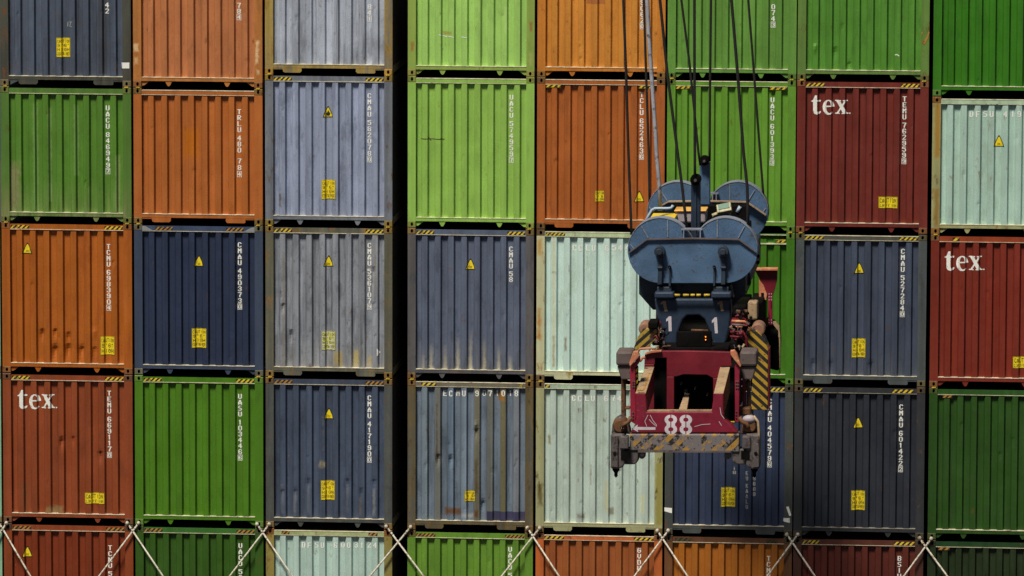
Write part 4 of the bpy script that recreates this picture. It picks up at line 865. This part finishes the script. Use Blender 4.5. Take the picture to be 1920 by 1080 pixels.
for (xx, yy, w_, h_, sl_, mk) in ((1245, 574, 11, 20, 3, 'tan'), (1351, 574, 11, 19, 2, 'tan'), (1254.5, 607, 11, 28, 0, 'box'), (1340.5, 610, 11, 30, 1, 'box')):
    pts = [(xx-w_*.05+sl_*.6, yy+h_/2), (xx+w_*.45+sl_*.6, yy+h_/2), (xx+w_*.38-sl_*.4, yy-h_/2), (xx-w_*.02-sl_*.4, yy-h_/2), (xx-w_*.5-sl_*.3, yy-h_/2+h_*.2), (xx-w_*.5-sl_*.3, yy-h_/2+h_*.36), (xx-w_*.14-sl_*.2, yy-h_/2+h_*.28)]
    bm = bmesh.new(); q = [at(x, y, YF-.006) for x, y in pts]; poly(bm, [[(v.x, v.z) for v in q]], YF-.006); hb.part('painted_number', bm, K['tan'] if mk == 'tan' else plain('painted_number_white', (.55, .5, .56), .6, .1))
hb.slab('hose_bundle', [(1368, 535), (1372, 533), (1377, 556), (1374, 560), (1371, 548)], YF+.1, .08, 'greybrown', bevel=.01)
hb.slab('cable_basket_frame', [(1366, 541), (1366, 551), (1400, 551), (1402, 512), (1390, 520)], YF+1.2, 1.5, 'dark')
for xx in (1404, 1407): hb.bar('bracket_stay', [(xx, 500), (xx-1, 535)], YF+1.0, .014, 'navy')
for yy in (481, 493): roller(hb, 'limit_switch', 1421, yy, YF+.1, 3.2, .1)

# ropes: each hangs from the trolley high above the picture
def rope(pts, Y, r, mat, label, name='hoist_rope', group='hoist ropes holding the headblock', wob=0.):
    P_ = [at(x, y, Y) for x, y in pts]; d = (P_[0]-P_[1]).normalized(); P_ = [P_[0]+d*7]+P_
    bm = bmesh.new(); base = P_[-1].copy()
    full = []
    for a, b in zip(P_, P_[1:]):
        m = max(1, int((b-a).length/.25))
        full += [a.lerp(b, i/m) for i in range(m)]
    full.append(P_[-1]); tube(bm, [p-base for p in full], r, 8)
    o = link(name, done(bm, name), None, [K[mat]]); o.location = base; tag(o, label, 'rope' if name == 'hoist_rope' else 'cable', group)
rope([(1168.8, 0), (1174, 140), (1178.3, 285), (1184, 440)], YF+.25, .023, 'rope', 'leftmost black rope, running down to the left edge of the front sheave guards')
rope([(1207, 0), (1211.5, 140), (1216.5, 290), (1218, 380)], YB+.2, .022, 'rope', 'black rope going down behind the rear left sheave guard, beside the pale cable')
rope([(1237.5, 0), (1251.5, 140), (1271, 290), (1279, 350), (1288, 430)], YF+.25, .025, 'rope', 'black rope leaning to the notch between the front sheave guards')
rope([(1277.5, 0), (1293, 120), (1309.5, 285), (1313, 310)], -6.7, .021, 'rope', 'black rope meeting the left side of the taller post')
rope([(1302, 0), (1302.2, 150), (1303, 338)], -9.75, .024, 'rope', 'vertical black rope ending at the pulley of the shorter post')
rope([(1333, 0), (1331.5, 140), (1330.5, 302)], -6.7, .022, 'rope', 'vertical black rope ending at the right side of the taller post')
rope([(1371.5, 0), (1384, 150), (1394, 285), (1401, 350), (1403, 430)], YF+.25, .026, 'rope', 'black rope slanting over the rear right sheave guard to the front one')
rope([(1403, 0), (1420, 220), (1432, 375)], YB+.2, .021, 'rope', 'rightmost black rope, ending at the edge of the rear right sheave guard')
rope([(1213.5, 0), (1216, 60), (1221, 130), (1225, 190), (1229, 250), (1231, 290), (1236, 345), (1238, 395)], -9.0, .036, 'cable', 'pale grey power cable hanging among the black ropes down to the yellow plate', 'power_cable', 'power supply cable')

# ---------------------------------------------------------------- spreader
YN, YX = -14.0, -1.95
sp = Thing('container_spreader', 'worn maroon spreader marked 88 with striped side guides, hanging under the blue headblock', 'container spreader', at(1284, 870, -8))
NB = YN
# near cross frame with the number
face = [(1182, 812), (1383, 812), (1371, 797), (1357, 785), (1356, 738), (1339, 737), (1334, 772), (1213, 772), (1211, 737), (1191, 737), (1194, 780), (1190, 797)]
nf = sp.slab('near_end_frame', face, NB, .30, 'maroon_worn', bevel=.02)
sp.slab('near_end_lit_ledge', rect(1212, 769.5, 1338, 771.6), NB+.02, .12, 'tan', bevel=0)  # tan strip paints in the lit top surface of the beam
# arms rising and running back from the frame: sloping top, its light painted in tan
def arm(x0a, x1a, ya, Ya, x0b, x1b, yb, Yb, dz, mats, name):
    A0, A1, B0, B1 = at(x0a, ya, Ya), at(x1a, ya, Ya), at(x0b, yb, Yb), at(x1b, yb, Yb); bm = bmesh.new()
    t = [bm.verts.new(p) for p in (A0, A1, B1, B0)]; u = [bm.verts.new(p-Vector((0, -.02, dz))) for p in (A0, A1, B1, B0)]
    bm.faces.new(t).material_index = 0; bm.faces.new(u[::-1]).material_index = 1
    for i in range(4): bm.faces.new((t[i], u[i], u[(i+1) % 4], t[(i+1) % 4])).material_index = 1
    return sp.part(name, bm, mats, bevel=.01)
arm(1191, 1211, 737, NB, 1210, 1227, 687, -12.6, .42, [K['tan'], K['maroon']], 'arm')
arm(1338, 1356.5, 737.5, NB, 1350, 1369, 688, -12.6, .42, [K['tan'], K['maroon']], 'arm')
arm(1206, 1209, 729, NB+.2, 1220, 1223.5, 688, -12.62, .004, [M['stripe_o'], M['stripe_o']], 'arm_mark')
sp.slab('arm_mark', rect(1195, 731, 1207, 733.5), NB-.01, .02, M['stripe_o'], bevel=0)
# upper plate with three openings (built from its pieces)
YP = -12.5
sp.slab('upper_plate', [(1208, 683), (1228, 683), (1228, 671), (1250, 671), (1250, 706), (1268, 706), (1282, 702), (1326, 703), (1337, 709), (1352, 709), (1352, 687), (1372, 687), (1370, 660), (1290, 658), (1240, 658), (1222, 660), (1209, 664)][::-1][::-1], YP, .10, 'maroon', bevel=.01)
sp.slab('upper_plate_highlight', [(1209, 665), (1222, 661.5), (1240, 659.5), (1240, 657), (1222, 658.5), (1209, 662.5)], YP-.06, .1, 'orange', bevel=0)  # strip paints in the highlight along the plate's top edge
sp.slab('plate_web', rect(1250, 706, 1264, 770), YP, .10, 'maroon', bevel=.01); sp.slab('plate_web', rect(1337, 709, 1349, 772), YP, .10, 'maroon', bevel=.01)
sp.slab('plate_web', rect(1208, 683, 1229, 775), YP+.3, .1, 'maroon', bevel=.01)
sp.slab('telescopic_beam', rect(1226, 669, 1252, 790), YP+.16, 10.4, 'dark', bevel=.02); sp.slab('telescopic_beam', rect(1352, 690, 1378, 790), YP+.16, 10.4, 'dark', bevel=.02)
sp.slab('inner_box', rect(1252, 690, 1352, 790), YP+2.8, .4, 'dark'); sp.slab('top_cover', rect(1232, 652, 1366, 664), YP+.9, 7.5, 'dark', bevel=.02)
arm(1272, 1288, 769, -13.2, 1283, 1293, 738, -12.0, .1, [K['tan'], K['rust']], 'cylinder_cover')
for xx, yy, rr in ((1285, 736, 4), (1277, 720, 2), (1303, 729, 1.5), (1326, 741, 2)): roller(sp, 'hose_fitting', xx, yy, YP+1., rr, .2)
sp.slab('winch_drum_bracket', rect(1283, 645, 1320, 657), YP+1.2, .4, 'maroon', bevel=.02)
sp.bar('crossbar', [(1296, 619), (1328, 620)], YP+1.6, .02, 'rust')
for yy in (631.5, 637):
    bm = bmesh.new(); p = at(1323, yy, YP+1.0); bmesh.ops.create_icosphere(bm, subdivisions=1, radius=.011, matrix=Matrix.Translation(p))
    g_ = bpy.data.materials.get('status_lamp')
    if not g_:
        g_ = bpy.data.materials.new('status_lamp'); g_.use_nodes = True; q = g_.node_tree.nodes['Principled BSDF']; q.inputs['Base Color'].default_value = (.8, .2, .02, 1); q.inputs['Emission Color'].default_value = (1, .22, .02, 1); q.inputs['Emission Strength'].default_value = 3
    sp.part('status_lamp', bm, g_)
sp.slab('lamp_panel', rect(1268, 622, 1334, 650), YP+1.02, .1, 'dark', bevel=.01)
# corner cheeks and struts
for (L_, pts, tp) in ((1, rect(1155, 659, 1187, 686), [(1157, 686), (1187, 686), (1184, 712), (1165, 712)]), (0, rect(1387, 659, 1419, 687), [(1388, 687), (1418, 687), (1411, 712), (1392, 712)])):
    sp.slab('side_housing', pts, YN+.55, .55, 'greybrown', bevel=.04); sp.slab('side_housing_foot', tp, YN+.6, .45, 'greybrown', bevel=.02)
sp.slab('inclined_edge', [(1181, 688), (1199, 667), (1196, 659.5), (1187, 659.5), (1180, 680)], YN+.35, .14, 'orange', bevel=.01)
sp.slab('inclined_edge', [(1388, 689), (1390, 686), (1382, 664), (1377, 657), (1369, 658), (1370, 666)], YN+.35, .14, 'orange', bevel=.01)
sp.slab('corner_column', [(1181, 690), (1182, 790), (1192, 796), (1191, 690), (1199, 680), (1199, 668)], YN+.42, .2, 'crimson', bevel=.01)
sp.slab('corner_column', [(1379, 668), (1377.5, 690), (1378, 792), (1385.5, 792), (1386.5, 705), (1388, 690)], YN+.42, .2, 'crimson', bevel=.01)
sp.slab('actuator', rect(1164.5, 710, 1172.5, 785), YN+.75, .2, 'rust', bevel=.02); sp.slab('actuator', rect(1392, 712, 1398, 768), YN+.75, .2, 'maroon', bevel=.02); sp.slab('actuator', rect(1400, 715, 1407, 768), YN+.8, .2, 'rust', bevel=.02)
sp.slab('actuator_bracket', rect(1172, 763, 1181, 768), YN+.7, .15, 'rust'); sp.slab('actuator_bracket', rect(1384, 764, 1408, 780), YN+.6, .3, 'rust', bevel=.03)
for x0, ys in ((1186.5, (715, 720, 725, 773, 779, 785)), (1190, (715, 720, 725)), (1380.5, (715, 721, 727, 771, 777, 783)), (1384, (715, 721, 727)), (1391, (711, 724)), (1407, (712, 725))):
    for yy in ys:
        p = at(x0, yy, YN+.42); bm = bmesh.new(); tube(bm, [p+Vector((0, -.018, 0)), p], .012, 6); sp.part('bolt', bm, K['bumper'])
bm = bmesh.new()
for i in range(4):
    q = [at(x, y, YN+.5) for x, y in ((1191, 694+i*11), (1195.5, 689+i*11), (1195.5, 696+i*11), (1191, 701+i*11))]
    bm.faces.new([bm.verts.new(v) for v in q])
sp.part('hazard_stripes', bm, M['stripe_y']); sp.slab('stripe_backing', rect(1190.5, 686, 1196.5, 738), YN+.51, .08, 'dark')
# big striped side guides (a plate face with slanted bars, rounded pink shoulder)
sg = sp.slab('striped_side_guide', [(1396, 632), (1408, 660), (1411, 700), (1408, 768), (1439.5, 769), (1440, 655), (1434, 638), (1420, 620), (1404, 620)], YN+1.9, .5, K['stripe'], bevel=.01)
sp.slab('guide_edge', rect(1440.2, 655, 1442, 768), YN+1.86, .5, 'maroon', sg, bevel=0)
sp.slab('guide_shoulder', circ(1421, 619, 13, 0, 360, 20), YN+1.98, .45, 'shoulder', sg, bevel=.03)
sg = sp.slab('striped_side_guide', [(1187, 656), (1210, 656), (1232, 634), (1232, 616), (1206, 616), (1196, 632)], YN+1.9, .5, K['stripe2'], bevel=.01)
sp.slab('guide_shoulder', circ(1209, 617, 12, 0, 360, 20), YN+1.98, .45, 'shoulder', sg, bevel=.03)
sp.slab('side_guide_top', rect(1215, 604, 1233, 617), YN+1.8, .5, 'dark', bevel=.02)
for (a0, b0, a1, b1) in ((1196, 654, 1226, 653), (1200, 672, 1209, 670)): sp.bar('hose', [(a0, b0+6), (a0+4, b0), (a1-4, b1), (a1, b1+2)], YN+1.2, .02, 'orange')
for i, (x0, y0, x1, y1, mt) in enumerate(((1228, 606, 1238, 622, 'maroon'), (1222, 628, 1240, 648, 'dark'), (1370, 600, 1400, 612, 'maroon'), (1372, 613, 1404, 618, 'dark'), (1368, 640, 1396, 656, 'dark'), (1374, 574, 1398, 592, 'dark'), (1402, 566, 1420, 600, 'tan'), (1396, 600, 1412, 640, 'dark'), (1388, 588, 1410, 603, 'maroon'))):
    sp.slab('hydraulic_block', rect(x0, y0, x1, y1), YN+2.3+.12*i, .35, mt, bevel=.03)
for pts, mt in (([(1372, 602), (1396, 603), (1400, 606)], 'orange'), ([(1369, 622.5), (1393, 623), (1397, 628), (1404, 658)], 'maroon'), ([(1369, 631), (1391, 632), (1398, 640), (1406, 664)], 'maroon'), ([(1371, 612), (1392, 613)], 'orange'), ([(1372, 609), (1396, 610)], 'greybrown'), ([(1240, 640), (1246, 630), (1244, 615)], 'bumper'), ([(1239, 652), (1246, 656), (1244, 640), (1248, 632)], 'bumper'), ([(1384, 648), (1390, 655), (1396, 645)], 'tan')):
    sp.bar('hose', pts, YN+1.75, .022, mt)
rh = random.Random(5)
for k in range(34):
    side = k % 3 > 0; x0 = rh.uniform(1368, 1408) if side else rh.uniform(1224, 1243); y0 = rh.uniform(582, 655) if side else rh.uniform(612, 655)
    n = 4; pts = [(x0, y0)]
    for i in range(n): pts.append((pts[-1][0]+rh.uniform(-5, 7), pts[-1][1]+rh.uniform(-6, 8)))
    sp.bar('hose', pts, YN+1.6+rh.uniform(0, .5), rh.choice((.012, .018, .026)), rh.choice(('rust', 'dark', 'maroon', 'greybrown', 'rust', 'dark', 'bumper')), n=6)
for k in range(16):
    side = k % 3 > 0; x0 = rh.uniform(1368, 1405) if side else rh.uniform(1224, 1238); y0 = rh.uniform(578, 650) if side else rh.uniform(608, 650)
    sp.slab('valve_block', rect(x0, y0, x0+rh.uniform(4, 10), y0+rh.uniform(3, 8)), YN+1.7+rh.uniform(0, .5), rh.uniform(.1, .3), rh.choice(('rust', 'dark', 'greybrown', 'maroon', 'bumper')), bevel=.01)
# number, arrow and bumper beam
def eight(cx, cy, w_, h_):
    out = []
    ro, ri = w_/2, w_*.17; c1, c2 = cy-h_/4, cy+h_/4; g = .9
    ry = h_/4*1.04; k = (h_/4*.42)
    for s_ in (1, -1):
        o = [(cx+s_*g, c1-ry)]+[(cx+s_*(g+(ro-g)*math.sin(math.radians(a))), c1-ry*math.cos(math.radians(a))) for a in range(20, 141, 15)]
        o += [(cx+s_*(g+(ro-g)*math.sin(math.radians(a))), c2-ry*math.cos(math.radians(a))) for a in range(40, 176, 15)]+[(cx+s_*g, c2+ry)]
        o += [(cx+s_*g, c2+k)]+[(cx+s_*(g+(ri-g*0)*math.sin(math.radians(a))), c2-k*math.cos(math.radians(a))) for a in range(150, 20, -25)]+[(cx+s_*g, c2-k)]
        o += [(cx+s_*g, c1+k)]+[(cx+s_*(g+(ri)*math.sin(math.radians(a))), c1-k*math.cos(math.radians(a))) for a in range(150, 20, -25)]+[(cx+s_*g, c1-k)]
        out.append(o)
    return out
wm = metal('stencil_white', (.56, .50, .55), (.2, .05, .09), .12, .6, .12, .15, (.15, .03, .06))
for cx in (1257.8, 1286):
    for lp in eight(cx, 796, 23.5, 36):
        bm = bmesh.new(); q = [at(x, y, NB-.004) for x, y in lp]; poly(bm, [[(v.x, v.z) for v in q]], NB-.004); sp.part('stencil_number', bm, wm)
bm = bmesh.new(); q = [at(x, y, NB-.004) for x, y in ((1184, 803.5), (1196, 796), (1195, 800.5), (1229, 801), (1229, 806), (1195, 806), (1197, 810))]; poly(bm, [[(v.x, v.z) for v in q]], NB-.004); sp.part('painted_arrow', bm, wm)
for ln in (((1213, 800), (1209, 790), (1215, 778)), ((1219, 778), (1224, 788), (1231, 797), (1230, 800)), ((1302, 800), (1316, 796), (1332, 795)), ((1348, 790), (1353, 798)), ((1217, 786), (1222, 792), (1229, 798)), ((1350, 764), (1352, 777), (1358, 785))):
    bm = bmesh.new()
    for a, b in zip(ln, ln[1:]):
        dx, dy = b[0]-a[0], b[1]-a[1]; L = math.hypot(dx, dy); nx, ny = -dy/L*.5, dx/L*.5
        q = [at(x, y, NB-.003) for x, y in ((a[0]-nx, a[1]-ny), (b[0]-nx, b[1]-ny), (b[0]+nx, b[1]+ny), (a[0]+nx, a[1]+ny))]; poly(bm, [[(v.x, v.z) for v in q]], NB-.003)
    sp.part('scratch', bm, wm)
sp.slab('bumper_beam', [(1180, 814), (1180, 845), (1386, 848), (1386, 814)], NB-.03, .35, K['stripe3'], bevel=.02)
sp.slab('bumper_lip', rect(1196, 845, 1370, 848.5), NB-.05, .3, 'greybrown', bevel=0)
sp.slab('lifting_lug', [(1197, 847), (1197, 856), (1201, 860.5), (1206, 860.5), (1210.5, 856), (1211, 847)], NB+.05, .06, 'greybrown'); p = at(1204, 853, NB+.046); bm = bmesh.new(); tube(bm, [p, p+Vector((0, .02, 0))], .027, 14); sp.part('lug_eye', bm, K['box'])
sp.slab('lifting_lug', [(1358, 848), (1358, 858), (1362, 861), (1367, 861), (1371, 857), (1371, 848)], NB+.05, .06, 'greybrown')
def leg(s):
    f = (lambda x: x) if s else (lambda x: 2569.5-x)
    o = (lambda p: [(f(x), y) for x, y in p]) 
    F = (lambda p: p) if s else (lambda p: p[::-1])
    lg = sp.slab('corner_leg', F(o([(1145, 814), (1145, 879), (1159, 880), (1168, 876), (1171, 871), (1171, 814)])), NB-.12, .40, 'bumper', bevel=.025)
    sp.slab('leg_face', F(o([(1146.5, 817), (1146.5, 876), (1158.5, 877), (1158.5, 817)])), NB-.16, .05, 'bumper', lg, bevel=.01)
    sp.slab('leg_gusset', F(o([(1170, 842), (1170, 871), (1190, 871), (1196.5, 865), (1197, 846), (1184, 842)])), NB+.0, .32, 'bumper', bevel=.02)
    sp.slab('leg_block', F(o([(1162, 818), (1162, 842), (1178, 842), (1178, 818)])), NB-.16, .2, 'bumper', bevel=.02)
    sp.slab('leg_recess', F(o([(1164, 846), (1164, 862), (1180, 862), (1180, 846)])), NB-.13, .05, 'dark', bevel=0)
    p = at(f(1152.5), 850, NB-.16); bm = bmesh.new(); tube(bm, [p+Vector((0, -.012, 0)), p+Vector((0, .02, 0))], .028, 12); sp.part('leg_hole', bm, K['dark'], lg)
    q = at(f(1155), 881, NB+.05); bm = bmesh.new(); tube(bm, [q+Vector((0, 0, .08)), q+Vector((0, 0, .0)), q+Vector((0, 0, -.04))], [.06, .06, .035], 14); tube(bm, [q+Vector((0, 0, -.03)), q+Vector((0, 0, -.10)), q+Vector((0, 0, -.125))], [.028, .03, .012], 12); sp.part('twist_lock_pin', bm, K['dark'])
    # rusty swivel drive on top of the leg
    c_ = at(f(1163), 797, NB+.12); bm = bmesh.new()
    tube(bm, [c_+Vector((0, -.14, 0)), c_+Vector((0, -.02, 0)), c_+Vector((0, .25, 0))], [.10, .125, .13], 18)
    sp.part('flipper_drive', bm, K['rust'], bevel=.01)
    sp.slab('flipper_housing', F(o([(1146, 814), (1182, 814), (1178, 798), (1170, 786), (1163, 781), (1154, 786), (1148, 796)])), NB+.08, .34, 'bumper' if s else 'rust', bevel=.02)
    sp.bar('flipper_arm', o([(1183, 782), (1178, 792), (1170, 794), (1166, 804)]), NB-.06, .036, 'rust')
leg(True); leg(False)
q = at(1405, 786, NB+.02); bm = bmesh.new(); bmesh.ops.create_icosphere(bm, subdivisions=3, radius=.095, matrix=Matrix.Translation(q) @ Matrix.Diagonal((1.2, .8, .75, 1))); sp.part('drive_cover', bm, K['box'], smooth=True)
sp.bar('flipper_arm', [(1413, 780), (1421, 790), (1423, 812), (1423, 870)], NB-.1, .022, 'tan')
# far end: corner housing, raised red guide and the end beam
sp.slab('far_end_beam', rect(1262, 655, 1462, 690), YX, .35, 'dark', bevel=.02)
sp.slab('far_corner_housing', [(1436, 612), (1437, 690), (1460, 696), (1463, 640), (1460, 616), (1450, 604), (1438, 606)], YX-.4, .5, 'dark', bevel=.03)
sp.slab('far_housing_edge', [(1449, 603), (1454, 603), (1461, 612), (1463, 632), (1463, 690), (1461.2, 690), (1460.5, 636), (1457, 618), (1449, 607)], YX-.5, .15, 'tan', bevel=0)
sp.slab('far_motor', rect(1437, 617, 1459, 631), YX-.55, .2, 'dark', bevel=.05)
gd = sp.slab('raised_corner_guide', [(1415, 506), (1421, 518), (1432, 535), (1437, 552), (1440, 560), (1446.5, 560), (1452, 545), (1457, 526), (1457.5, 507)], YX-.5, .10, 'maroon', bevel=.01)
sp.slab('guide_lip', rect(1414, 504, 1458, 507), YX-.62, .25, 'orange', gd, bevel=0)
sp.slab('guide_side', [(1423, 524), (1423, 562), (1437, 563), (1438, 552), (1432, 536)], YX-.56, .12, 'orange', gd, bevel=.01); sp.slab('guide_slot', rect(1427, 549, 1432, 558), YX-.575, .02, 'dark', gd, bevel=0)
sp.slab('guide_post', rect(1440, 556, 1448, 610), YX-.52, .12, 'crimson', gd, bevel=.01); sp.slab('guide_leg', rect(1424, 562, 1431, 598), YX-.46, .1, 'rust', gd, bevel=.01)
sp.slab('guide_hinge', rect(1424, 597, 1441, 613), YX-.5, .2, 'rust', gd, bevel=.02)
for xx in (1442, 1446.5):
    for yy in (551, 556.5, 562, 600, 605): p = at(xx, yy, YX-.62); bm = bmesh.new(); tube(bm, [p, p+Vector((0, .02, 0))], .012, 6); sp.part('bolt', bm, K['box'], gd)
sp.slab('far_arm', [(1403, 568), (1419, 570), (1411, 606), (1404, 606)], YX-3.2, .3, 'tan', bevel=.01)
# small fittings seen in the recess right of the headblock
sp_dummy = None
